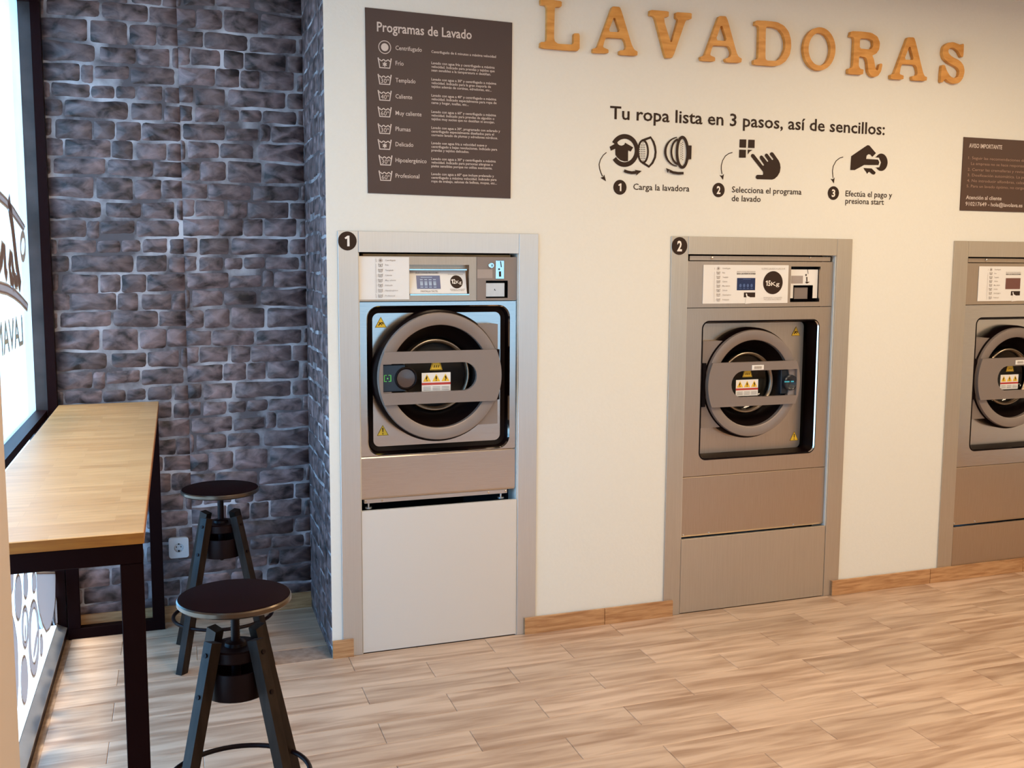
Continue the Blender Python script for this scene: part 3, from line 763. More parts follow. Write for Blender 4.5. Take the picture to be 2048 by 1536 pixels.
step('1', 'step 1 wall sign, Carga la lavadora with T-shirt and drum icons', ic1, Z1_, (462, 1067, .0315), [('Carga la lavadora', (710, 1118), (1755, 1138))],
     ([(212, 418), (150, 470), (100, 550), (75, 640), (85, 720), (110, 800), (140, 865)], [(100, 890), (150, 872), (170, 830), (205, 955)], .0035))
def ic2(f, Z):
    for q in ([(502, 90), (640, 92), (634, 262), (497, 256)], [(680, 95), (812, 100), (808, 268), (672, 264)], [(493, 300), (632, 304), (628, 466), (489, 464)], [(668, 300), (765, 308), (710, 340), (668, 400)]): f.poly([Z(*p) for p in q])
    hand = [(733, 420), (745, 395), (770, 386), (800, 400), (970, 620), (990, 632), (1005, 612), (915, 480), (918, 435), (945, 418), (972, 430), (1065, 545), (1082, 552), (1088, 530), (1015, 425), (1022, 395), (1050, 378), (1075, 390), (1165, 510), (1185, 512), (1190, 490), (1118, 395), (1128, 365), (1160, 350), (1190, 365), (1300, 520), (1330, 590), (1340, 670), (1325, 760), (1280, 840), (1220, 895), (1170, 912), (860, 905), (835, 885), (830, 855), (845, 825), (870, 815), (975, 818), (985, 790), (980, 750), (735, 440)]
    f.poly([Z(*p) for p in hand])
Z2_ = zm(1430, 270, 10.24)
step('2', 'step 2 wall sign, Selecciona el programa with pointing hand icon', ic2, Z2_, (70, 1127, .0315), [('Selecciona el programa', (343, 1180), (1768, 1215)), ('de lavado', (338, 1356), (932, 1368))],
     ([(355, 358), (280, 380), (210, 430), (155, 520), (128, 620), (125, 700), (142, 800)], [(92, 822), (140, 835), (180, 795), (163, 920)], .0035))
def ic3(f, Z):
    f.poly([Z(*p) for p in [(680, 355), (1010, 130), (1045, 112), (1085, 125), (1225, 290), (1145, 370), (1100, 318), (1060, 312), (1020, 345), (1010, 415), (1270, 430), (1298, 490), (1280, 550), (965, 548), (760, 660), (660, 658)]])
    o = circ(1340, 488, 140, 190, 34, -138, 138)
    f.poly([Z(*p) for p in [(x, y) for x, y in o]+[(1205, 605), (1300, 600), (1335, 490), (1290, 385), (1205, 382)]])
    f.poly([Z(*p) for p in [(950, 615), (1130, 625), (1218, 710), (1205, 745), (1170, 760), (1130, 745), (1085, 700), (1060, 705), (1035, 742)]])
Z3_ = zm(1640, 280, 10.97)
step('3', 'step 3 wall sign, Efectúa el pago y presiona start with coin icon', ic3, Z3_, (291, 1165, .0315), [('Efectúa el pago y', (555, 1245), (1577, 1255)), ('presiona start', (552, 1402), (1397, 1412))],
     ([(505, 375), (430, 395), (350, 460), (290, 570), (270, 680), (285, 830)], [(232, 852), (280, 862), (318, 820), (303, 955)], .0035))

# ------------------------------------------------------------------ wooden letters
YL0, YL1 = -.020, -.0012
def letter(ch, label, Z, contours, k=.14):
    cs = [chaikin([Z(*p) for p in c], k) for c in contours]
    x0 = min(p[0] for p in cs[0]); x1 = max(p[0] for p in cs[0]); z0 = min(p[1] for p in cs[0])
    o = slab(cs, YL0, YL1).make('wooden_letter', M['letter'], None, origin=((x0+x1)/2, -.01, z0))
    props(o, label, 'letter', None)
ZL = zm(1070, 0, 9.309, YL0)
letter('L', 'orange wooden wall letter L, first of the word', ZL, [[(105, -25), (300, -8), (500, 22), (497, 125), (392, 128), (368, 160), (355, 700), (370, 770), (430, 815), (690, 830), (722, 800), (725, 618), (835, 622), (830, 945), (600, 935), (100, 890), (105, 782), (190, 780), (218, 750), (222, 560), (228, 150), (205, 98), (112, 85)]])
def Ac(P): return P
letter('A', 'orange wooden wall letter A, between L and V', ZL, [[(1455, 118), (1580, 128), (1620, 230), (1800, 830), (1850, 925), (1912, 960), (1905, 1038), (1575, 1018), (1578, 940), (1670, 930), (1700, 880), (1680, 770), (1640, 712), (1325, 695), (1295, 760), (1265, 880), (1370, 925), (1368, 992), (1085, 982), (1082, 903), (1150, 890), (1180, 840), (1435, 140)], [(1482, 290), (1590, 600), (1365, 590)]])
ZV = zm(1280, 10, 9.309, YL0)
letter('V', 'orange wooden wall letter V, third of the word', ZV, [[(190, 90), (540, 118), (535, 215), (450, 232), (460, 330), (585, 730), (715, 270), (668, 235), (672, 132), (965, 150), (962, 258), (870, 275), (840, 320), (612, 980), (480, 985), (290, 250), (255, 205), (182, 188)]], .1)
letter('A', 'orange wooden wall letter A, between V and D', ZV, [[(1485, 205), (1600, 208), (1640, 300), (1800, 890), (1835, 960), (1898, 1000), (1885, 1075), (1610, 1065), (1582, 1000), (1680, 965), (1705, 900), (1690, 830), (1650, 765), (1365, 745), (1330, 830), (1305, 935), (1400, 975), (1398, 1050), (1145, 1035), (1125, 965), (1200, 940), (1225, 890), (1465, 225)], [(1522, 345), (1625, 672), (1410, 655)]])
ZD = zm(1490, 30, 9.309, YL0)
dO = [(200, 100), (400, 108), (600, 130), (730, 200), (815, 310), (855, 450), (862, 600), (835, 740), (760, 860), (660, 930), (570, 950), (400, 940), (165, 920), (165, 835), (225, 825), (250, 790), (265, 230), (240, 195), (185, 180)]
letter('D', 'orange wooden wall letter D, fifth of the word', ZD, [dO, [(405, 212), (540, 225), (640, 265), (710, 350), (752, 480), (752, 620), (700, 750), (620, 840), (560, 855), (410, 848), (380, 810), (388, 260)]])
oO = circ(1388, 630, 298, 402, 40); oI = circ(1390, 635, 205, 305, 40)
letter('O', 'orange wooden wall letter O, between D and R', ZD, [oO, oI])
ZR = zm(1680, 50, 7.585, YL0)
letter('R', 'orange wooden wall letter R, seventh of the word', ZR, [[(170, 92), (330, 98), (480, 118), (570, 175), (608, 270), (595, 370), (550, 435), (490, 462), (515, 520), (530, 600), (545, 680), (575, 690), (600, 600), (625, 580), (645, 600), (625, 700), (580, 770), (520, 790), (465, 765), (430, 700), (420, 560), (395, 490), (290, 470), (285, 620), (310, 665), (360, 675), (350, 755), (125, 740), (128, 660), (180, 650), (200, 610), (220, 215), (205, 182), (155, 175)], [(305, 200), (440, 205), (500, 235), (508, 310), (480, 362), (430, 370), (300, 355)]], .14)
letter('A', 'orange wooden wall letter A, between R and S', ZR, [[(1040, 185), (1125, 188), (1150, 260), (1260, 720), (1285, 775), (1322, 790), (1315, 848), (1100, 838), (1095, 775), (1165, 765), (1180, 720), (1165, 640), (1140, 602), (945, 590), (920, 650), (905, 745), (968, 768), (962, 828), (772, 815), (772, 752), (820, 740), (840, 700), (1025, 200)], [(1062, 300), (1125, 530), (975, 525)]])
letter('S', 'orange wooden wall letter S, last of the word', ZR, [[(1870, 280), (1882, 300), (1872, 485), (1840, 485), (1800, 400), (1740, 350), (1680, 345), (1642, 380), (1650, 430), (1700, 480), (1820, 540), (1875, 610), (1892, 700), (1870, 800), (1815, 875), (1740, 895), (1650, 860), (1600, 810), (1560, 870), (1528, 865), (1535, 740), (1548, 605), (1592, 605), (1620, 690), (1670, 775), (1740, 812), (1800, 775), (1815, 700), (1780, 640), (1650, 575), (1580, 510), (1555, 430), (1570, 330), (1630, 270), (1720, 258), (1800, 290), (1835, 305)]], .2)

# ------------------------------------------------------------------ washing machines
def tri_sticker(name, x, z, s_, y, parent, sym='!'):
    t = s_/2
    o = F2(lambda a, b: Vector((a, y, b))).poly([(x-t, z-t*.85), (x+t, z-t*.85), (x, z+t*.95)]).make(name, M['yellow'], parent)
    f = F2(lambda a, b: Vector((a, y-.0006, b)))
    f.line([(x-t*.92, z-t*.80), (x+t*.92, z-t*.80), (x, z+t*.86)], s_*.05, True)
    if sym == '!':
        f.line([(x, z+t*.45), (x, z-t*.3)], s_*.11, w2=s_*.06); f.poly(circ(x, z-t*.55, s_*.055, n=8))
    elif sym == '~':
        f.line([(x-t*.4, z-t*.5), (x-t*.1, z-t*.1), (x+t*.25, z+.0*t), (x+t*.4, z-t*.3)], s_*.09); f.line([(x-t*.3, z+t*.05), (x+t*.2, z-t*.45)], s_*.06)
    else:
        f.line([(x-t*.4, z-t*.5), (x, z-t*.1), (x+t*.35, z+t*.15)], s_*.10); f.line([(x, z-t*.1), (x+t*.1, z-t*.6)], s_*.1)
    f.make('symbol', M['print'], parent)
    return o
def frame_panel(x0, x1, z0, z1, hole, y0, y1, lip=.006):
    """flat plate with a rounded opening, rolled lip"""
    return slab([[(x0, z0), (x1, z0), (x1, z1), (x0, z1)], hole], y0, y1)
def loops(g, la, ya, lb, yb):
    n = len(la); g.add([(p[0], ya, p[1]) for p in la]+[(p[0], yb, p[1]) for p in lb], [(i, (i+1) % n, n+(i+1) % n, n+i) for i in range(n)])
def door(t, cx, cz, R, yf, yp, hs, mirror, latch_col, hinge_x, tag, mring, stick):
    """round door: ring (part) with band, rubber, glass, drum, latch, hinge plate as its sub-parts"""
    g = G(); ri = R*.80
    g.lathe_y(cx, cz, [(R*.985, yp-.004), (R*.992, yf+.007), (R*.980, yf+.0008), (R*.96, yf), (ri+.006, yf), (ri+.001, yf+.003), (ri, yf+.022)], 72)
    ring = g.make('door', mring, t, smooth='auto')
    G().lathe_y(cx, cz, [(R*1.03, yp-.001), (R*1.03, yf+.03), (R*.994, yf+.014), (R*.985, yp-.001)], 72).make('door_side', M['black'], ring, smooth='auto')
    h = R*.405; sg = -1 if mirror else 1
    a_ = math.asin(h/(R*.985)); Rb = R*.985
    right = [(Rb*cos(a_*(2*i/12-1)), Rb*sin(a_*(2*i/12-1))) for i in range(13)]
    left = [(-x, z) for x, z in right[::-1]]
    outer = [(cx+sg*x, cz+z) for x, z in right+left]
    xs0 = -sqrt(Rb*Rb-hs*hs)+.010; xe = R*.575 if not mirror else R*.50
    hole = [(xs0, -hs), (xe-hs, -hs)]+[(xe-hs+hs*cos(radians(b)), hs*sin(radians(b))) for b in range(-80, 90, 16)]+[(xe-hs, hs), (xs0, hs)]
    hole = [(cx+sg*x, cz+z) for x, z in hole]
    slab([outer, hole], yf-.014, yf+.004).make('handle_band', mring, ring)
    G().lathe_y(cx, cz, [(ri+.004, yf+.020), (ri-.012, yf+.045), (R*.64, yf+.085), (R*.60, yf+.086)], 60).make('door_seal', M['black'], ring, smooth=True)
    gl = [(R*.61, yf+.082)]
    for i in range(1, 9): gl.append((R*.61*cos(i/8*pi/2*.98), yf+.082+.055*sin(i/8*pi/2)))
    G().lathe_y(cx, cz, gl, 48, cap=True).make('door_glass', M['doorglass'], ring, smooth=True)
    # latch block and round knob in the slot
    lx = cx+sg*(-sqrt(Rb*Rb-hs*hs)+.052); 
    g = G(); a1, a2 = sorted((cx+sg*xs0, cx+sg*(xs0+R*.36)))
    if not mirror:
        g.box(a1, a2, yf-.004, yf+.03, cz-hs*.93, cz+hs*.93, .003); g.make('latch_block', M['blackplastic'], ring)
        f = F2(lambda a, b: Vector((a, yf-.0050, b))); ix, s_ = cx-R*.845, R*.05
        f.line([(ix-s_*.3, cz+s_), (ix-s_, cz+s_), (ix-s_, cz-s_*.9), (ix-s_*.3, cz-s_*.9)], .0035).line([(ix+s_*.3, cz+s_), (ix+s_, cz+s_), (ix+s_, cz-s_*.9), (ix+s_*.3, cz-s_*.9)], .0035).poly(circ(ix, cz, s_*.25, n=8))
        f.make('latch_icon', M['green'], ring)
        kx = cx-R*.555
        G().lathe_y(kx, cz-.002, [(R*.178, yf+.03), (R*.178, yf-.008), (R*.16, yf-.011), (R*.145, yf-.008), (R*.14, yf+.004)], 32).make('knob', M['black'], ring, smooth='auto')
        G().lathe_y(kx, cz-.002, [(R*.142, yf-.0045), (R*.09, yf-.006), (.001, yf-.0075)], 32).make('knob_centre', M['lockchrome'], ring, smooth=True)
    else:
        g.box(a1+.02, a2, yf+.010, yf+.03, cz-hs*.93, cz+hs*.93, .003); g.make('latch_block', M['blackplastic'], ring)
        kx = cx+R*.80
        G().lathe_y(kx, cz-.002, [(R*.145, yf+.03), (R*.145, yf-.008), (R*.125, yf-.012), (R*.10, yf-.008), (.001, yf-.004)], 28).make('knob', M['blackplastic'], ring, smooth='auto')
        F2(lambda a, b: Vector((a, yf-.0145, b))).line([(kx-.040, cz+.004), (kx-.012, cz+.004)], .006).line([(kx-.005, cz+.004), (kx+.012, cz+.004)], .006).make('latch_icon', M['cyan'], ring)
    # hinge plate from the ring to the side
    hx0, hx1 = sorted((cx+sg*R*.55, hinge_x)); hh = R*.80
    ar = [(cx+sg*R*.90*cos(radians(q)), cz+R*.90*sin(radians(q))) for q in range(-62, 63, 4)]
    hh = R*.90*sin(radians(62)); hp = ar+[(hinge_x, cz+hh), (hinge_x, cz-hh)]
    slab([hp], yf+.022, yp-.002).make('hinge_plate', mring, ring)
    g = G(); q1, q2 = sorted((hinge_x-sg*.014, hinge_x+sg*.004)); g.box(q1, q2, yf+.010, yp-.002, cz-R*.40, cz+R*.40); g.make('hinge_post', M['black'], ring)
    # warning stickers on the glass, behind the slot
    sx, sz, sw, sh = stick
    ys = yf+.012
    o = F2(lambda a, b: Vector((a, ys, b))).poly([(sx-sw/2, sz-sh/2), (sx+sw/2, sz-sh/2), (sx+sw/2, sz+sh/2), (sx-sw/2, sz+sh/2)]).make('warning_label', M['white'], ring)
    F2(lambda a, b: Vector((a, ys-.0006, b))).poly([(sx-sw/2, sz-sh*.14), (sx+sw/2, sz-sh*.14), (sx+sw/2, sz-sh*.02), (sx-sw/2, sz-sh*.02)]).make('warning_label', M['red'], ring)
    f = F2(lambda a, b: Vector((a, ys-.0006, b))); k_ = F2(lambda a, b: Vector((a, ys-.0012, b)))
    for i in (-1, 0, 1):
        x = sx+i*sw*.32; s_ = sw*.28; z = sz+sh*.22
        f.poly([(x-s_/2, z-s_*.42), (x+s_/2, z-s_*.42), (x, z+s_*.48)])
        k_.line([(x, z+s_*.22), (x+(i*s_*.1), z-s_*.15)], s_*.16); k_.poly(circ(x, z-s_*.28, s_*.07, n=6))
        for q in range(3): k_.line([(x-sw*.13, sz-sh*(.24+.08*q)), (x+sw*.13, sz-sh*(.24+.08*q))], .0012)
    f.make('warning_label', M['yellow'], ring); k_.make('warning_text', M['print'], ring)
    zt = cz+hs
    tz = zt-.018; tx = sx+(.0 if not mirror else -.0)
    F2(lambda a, b: Vector((a, ys, b))).poly([(tx-.026, tz-.014), (tx+.026, tz-.014), (tx+.016, zt+.004), (tx-.016, zt+.004)]).make('warning_label', M['yellow'], ring)
    F2(lambda a, b: Vector((a, ys-.0006, b))).line([(tx-.023, tz-.0115), (tx+.023, tz-.0115), (tx+.013, zt+.003), (tx-.013, zt+.003)], .0022, True).line([(tx-.009, tz-.004), (tx-.006, tz+.006)], .003).line([(tx, tz-.004), (tx+.003, tz+.006)], .003).line([(tx+.009, tz-.004), (tx+.012, tz+.006)], .003).make('warning_text', M['print'], ring)
    return ring
def drum(t, cx, cz, R, y):
    g = G(); g.lathe_y(cx, cz, [(R*.60, y), (R*.66, y+.012), (R*.68, y+.03), (R*.80, y+.05), (R*.98, y+.07), (R*.98, y+.40), (R*.90, y+.42), (.01, y+.40)], 60)
    for k in range(3):
        a = radians(90+120*k); c_, s_ = cos(a), sin(a)
        g.beam((cx+c_*R*.88, y+.08, cz+s_*R*.88), (cx+c_*R*.88, y+.40, cz+s_*R*.88), R*.2, .05, (c_, 0, s_))
    refl = G().lathe_y(cx, cz, [(R*.575, y-.002-.045), (R*.56, y-.056), (R*.53, y-.054), (R*.50, y-.040)], 56).make('reflection_ring', M['reflection'], t, smooth=True)  # added ring, stands in for the room mirrored in the bulging glass
    return g.make('drum', M['drum'], t, smooth='auto')
def program_list(f, Z, xi, xt, ys, names, ends, cap):
    kinds = ['', '*', '30º', '40º', '60º', '*', '30º', '60º']
    for i, y in enumerate(ys):
        p = Z(xi, y)
        if i == 0: spiral(f, p[0], p[1], .0075)
        else: tub(f, p[0], p[1], .017, kinds[i], .11)
        q = Z(xt, y); q2 = Z(ends[i], y); f.text(names[i], q[0], q2[0], q[1]-cap*.4, cap, .003)
NAMES8 = ['Centrifugado', 'Frío', 'Templado', 'Caliente', 'Muy caliente', 'Delicado', 'Hipoalergénico', 'Profesional']
def box_recess(x0, x1, z0, z1, y0, y1):
    """open-fronted pocket"""
    g = G(); c_ = [(x0, z0), (x1, z0), (x1, z1), (x0, z1)]
    g.add([(p[0], y0, p[1]) for p in c_]+[(p[0], y1, p[1]) for p in c_], [(0, 1, 5, 4), (1, 2, 6, 5), (2, 3, 7, 6), (3, 0, 4, 7), (4, 5, 6, 7)]); return g
def R4(x0, x1, z0, z1): return [(x0, z0), (x1, z0), (x1, z1), (x0, z1)]

def machine_one():
    a, b = N1['i0']+.006, N1['i1']-.006; YF = .010
    t = thing('washing_machine', ((a+b)/2, .3, .61), 'washing machine number 1, steel front, door latch on the left, 12 kg badge', 'washing machine')
    Z = zm(700, 490, 5.689, YF)
    zc, zs, zb, zt = 1.452, .8215, .646, 1.632
    hole1 = R4(Z(675, 0)[0], Z(1355, 0)[0], Z(1000, 570)[1], Z(1000, 225)[1]); hole2 = R4(Z(1545, 0)[0], Z(1795, 0)[0], Z(1670, 603)[1], Z(1670, 405)[1])
    G().box(a+.004, b-.004, .05, .80, zb+.02, zt-.01).make('cabinet', M['dark'], t)
    slab([R4(a, b, zc, zt), hole1[::-1], hole2[::-1]], YF, YF+.012).make('control_panel', M['steel2'], t)
    G().box(a+.02, b-.02, YF+.02, YF+.06, zt+.001, zt+.009).make('top_rail', M['gold'], t)
    box_recess(hole1[0][0], hole1[2][0], hole1[0][1], hole1[2][1], YF+.011, YF+.036).make('screen_recess', M['steel2'], t)
    # tilted white screen plate
    x0, x1 = Z(680, 0)[0], Z(1335, 0)[0]; z0, z1 = Z(1000, 555)[1], Z(1000, 290)[1]
    yb, yt_ = YF+.004, YF+.030
    tp = lambda x, z, o=0.0: Vector((x, yb+(yt_-yb)*(z-z0)/(z1-z0)-o, z))
    sp = G().add([tp(x0, z0), tp(x1, z0), tp(x1, z1), tp(x0, z1), tp(x0, z0, -.004), tp(x1, z0, -.004), tp(x1, z1, -.004), tp(x0, z1, -.004)],
                 [(0, 1, 2, 3), (7, 6, 5, 4), (0, 4, 5, 1), (1, 5, 6, 2), (2, 6, 7, 3), (3, 7, 4, 0)]).make('screen_plate', M['white'], t)
    G().box(x0, x1, YF+.006, YF+.03, z1+.001, z1+.006).box(x0, x1+.008, YF-.002, YF+.014, z0-.006, z0-.001).make('screen_rail', M['chrome'], t)
    P1 = lambda x, z: tp(x, z, .0006); P2 = lambda x, z: tp(x, z, .0014)
    s0, s1 = Z(770, 500), Z(1040, 348)
    F2(P1).poly(R4(s0[0], s1[0], s0[1], s1[1])).make('screen', M['glow_screen'], sp)
    f = F2(P2)
    for r_, y in enumerate((395, 420, 445, 480)):
        for x in (825, 875, 925, 975):
            p = Z(x, y); hh = (.002, .002, .006, .002)[r_]; f.poly(R4(p[0]-.006, p[0]+.006, p[1]-hh, p[1]+hh))
    p, q = Z(820, 368), Z(950, 362); f.poly(R4(p[0], q[0], p[1]-.0015, p[1]+.0015)); f.make('screen_print', M['screen_ink'], sp)
    c_ = Z(1225, 420); F2(P1).poly(circ(c_[0], c_[1], .0268, n=30)).make('weight_badge', M['print'], sp)
    p, q = Z(1170, 440), Z(1278, 450); F2(P2).text('1', p[0]+.001, p[0]+.004, p[1], .018).text('2', p[0]+.0075, p[0]+.0165, p[1], .018, .03).text('Kg', p[0]+.0185, q[0]+.001, p[1], .0125, .005).make('weight_text', M['badge_ink'], sp)
    f = F2(P1); p, q = Z(762, 327), Z(1028, 330); f.text('SELECCIONAR PROGRAMA', p[0], q[0], p[1], .0075, .01)
    p, q = Z(810, 537), Z(1005, 540); f.text('PANTALLA TÁCTIL', p[0], q[0], p[1], .0075, .01)
    p, q = Z(1135, 341), Z(1305, 343); f.text('ÚLTIMO LAVADO A LAS 21:45', p[0], q[0], p[1], .004, 0)
    p, q = Z(1145, 510), Z(1315, 512); f.text('DETERGENTE Y SUAVIZANTE', p[0], q[0], p[1], .004, 0); p, q = Z(1155, 524), Z(1305, 526); f.text('INCLUIDOS EN EL PRECIO', p[0], q[0], p[1], .004, 0)
    f.make('screen_lettering', M['grey_print'], sp)
    # left sticker
    p, q = Z(97, 622), Z(670, 135); st = G().box(p[0], q[0], YF-.0022, YF-.0004, p[1], q[1]-.001).make('instruction_sticker', M['white'], t)
    f = F2(lambda x, z: Vector((x, YF-.003, z)))
    program_list(f, Z, 345, 400, [175, 228, 288, 345, 402, 458, 517, 578], NAMES8, [517, 437, 492, 475, 520, 482, 543, 510], .0058)
    for y0, y1 in ((155, 195), (215, 545), (555, 603)): f.line([Z(293, y0), Z(297, y1)], .0012)
    f.make('sticker_print', M['grey_print'], st)
    # coin unit
    p, q = Z(1440, 628), Z(1905, 140)
    cp = slab([R4(p[0], q[0], p[1], q[1]), hole2[::-1]], YF-.003, YF-.0005).make('coin_panel', M['doorgrey'], t)
    c_ = Z(1604, 232); G().lathe_y(c_[0], c_[1], [(.0125, YF-.003), (.0125, YF-.007), (.0105, YF-.009), (.001, YF-.009)], 20).make('lock', M['chrome'], cp, smooth='auto')
    F2(lambda x, z: Vector((x, YF-.0098, z))).line([(c_[0]+.002, c_[1]-.005), (c_[0]+.002, c_[1]+.004)], .003).make('keyhole', M['print'], cp)
    p, q = Z(1655, 387), Z(1750, 175); G().box(p[0], q[0], YF-.007, YF-.003, p[1], q[1], .0015).make('coin_slot', M['chrome'], cp)
    F2(lambda x, z: Vector((x, YF-.0078, z))).line([Z(1706, 185), Z(1716, 252)], .0035).line([Z(1700, 300), Z(1702, 360)], .009).poly(circ(*Z(1690, 275), .004, n=8)).make('coin_slot_mark', M['print'], cp)
    p, q = Z(1445, 378), Z(1618, 277); F2(lambda x, z: Vector((x, YF-.0036, z))).poly(R4(p[0], q[0], p[1], q[1])).make('coin_sticker', mat('grey_sticker', (.36, .30, .27), .5), cp)
    box_recess(hole2[0][0], hole2[2][0], hole2[0][1], hole2[2][1], YF-.001, YF+.035).make('coin_return', M['dark'], cp)
    p, q = Z(1550, 590), Z(1765, 432); G().box(p[0], q[0], YF+.006, YF+.016, p[1], q[1], .001).make('return_flap', M['alu'], cp)
    F2(lambda x, z: Vector((x, YF+.005, z))).line([Z(1650, 500), Z(1652, 515), Z(1662, 515)], .003).make('flap_mark', M['print'], cp)
    # front panel with the rounded opening
    Zf = zm(660, 440, 2.56, YF)
    ox0, ox1 = Zf(190, 800)[0], Zf(920, 800)[0]; oz1, oz0 = Zf(550, 437)[1], Zf(550, 1188)[1]
    H = rrect(ox0, ox1, oz0, oz1, .052, 8)
    slab([R4(a, b, zs+.002, zc-.003), H[::-1]], YF, YF+.010).make('front_panel', M['steel3'], t)
    g = G(); H2 = rrect(ox0+.005, ox1-.005, oz0+.005, oz1-.005, .047, 8); loops(g, H, YF, H2, YF+.008); g.make('opening_lip', M['chrome'], t, smooth='auto')
    g = G(); bz = .031; H3 = rrect(ox0+bz, ox1-bz, oz0+bz, oz1-bz, .026, 8); loops(g, H2, YF+.008, rrect(ox0+.012, ox1-.012, oz0+.012, oz1-.012, .044, 8), YF+.030); loops(g, rrect(ox0+.012, ox1-.012, oz0+.012, oz1-.012, .044, 8), YF+.030, H3, YF+.036)
    g.make('door_gasket', M['black'], t, smooth='auto')
    YP = YF+.034
    cx, cz = wp(878.5, 752.3, -.03); R = .2625
    slab([H3, circ(cx, cz, R*.90, n=48)[::-1]], YP, YP+.012).make('door_plate', M['steel3'], t)
    door(t, cx, cz, R, -.050, YP, .0585, False, 'green', wp(994, 750, -.02)[0], None, M['doorgrey'], (*wp(872, 764, -.035), .122, .078))
    F2(lambda x, z: Vector((x, -.0165, z)))
    drum(t, cx, cz, R, YP+.03)
    # maker strip on the door side
    for (u, v, nm, st_) in ((758, 645, 'finger_sticker', '~'), (762, 861, 'warning_sticker', '!')):
        x, z = wp(u+3.5, v, YP); tri_sticker(nm, x, z, .049, YP-.0012, t, st_)
    # lower panel, rolled top, lip and feet
    g = G(); prof = [(YF+.004, zs), (YF, zs-.006), (YF, zb+.008), (YF+.003, zb), (YF+.02, zb)]
    for k in range(len(prof)-1):
        (ya, za), (yb_, zb_) = prof[k], prof[k+1]; g.add([(a, ya, za), (b, ya, za), (b, yb_, zb_), (a, yb_, zb_)], [(0, 1, 2, 3)])
    g.make('lower_panel', M['steel3'], t)
    G().box(a+.012, b-.035, YF+.004, YF+.03, zb-.018, zb-.001, .001).make('base_rail', M['steel'], t)
    for x in (a+.035, b-.055):
        G().lathe_z(x, YF+.03, [(.004, zb-.018), (.004, zb-.038), (.014, zb-.038), (.014, .602)], 14).make('foot', M['alu'], t, smooth='auto')
    for x in (a+.018, a+.085, b-.12, b-.042):
        G().lathe_y(x, zb-.009, [(.004, YF+.004), (.004, YF+.001), (.001, YF)], 10).make('screw', M['chrome'], t)
    return t
machine_one()

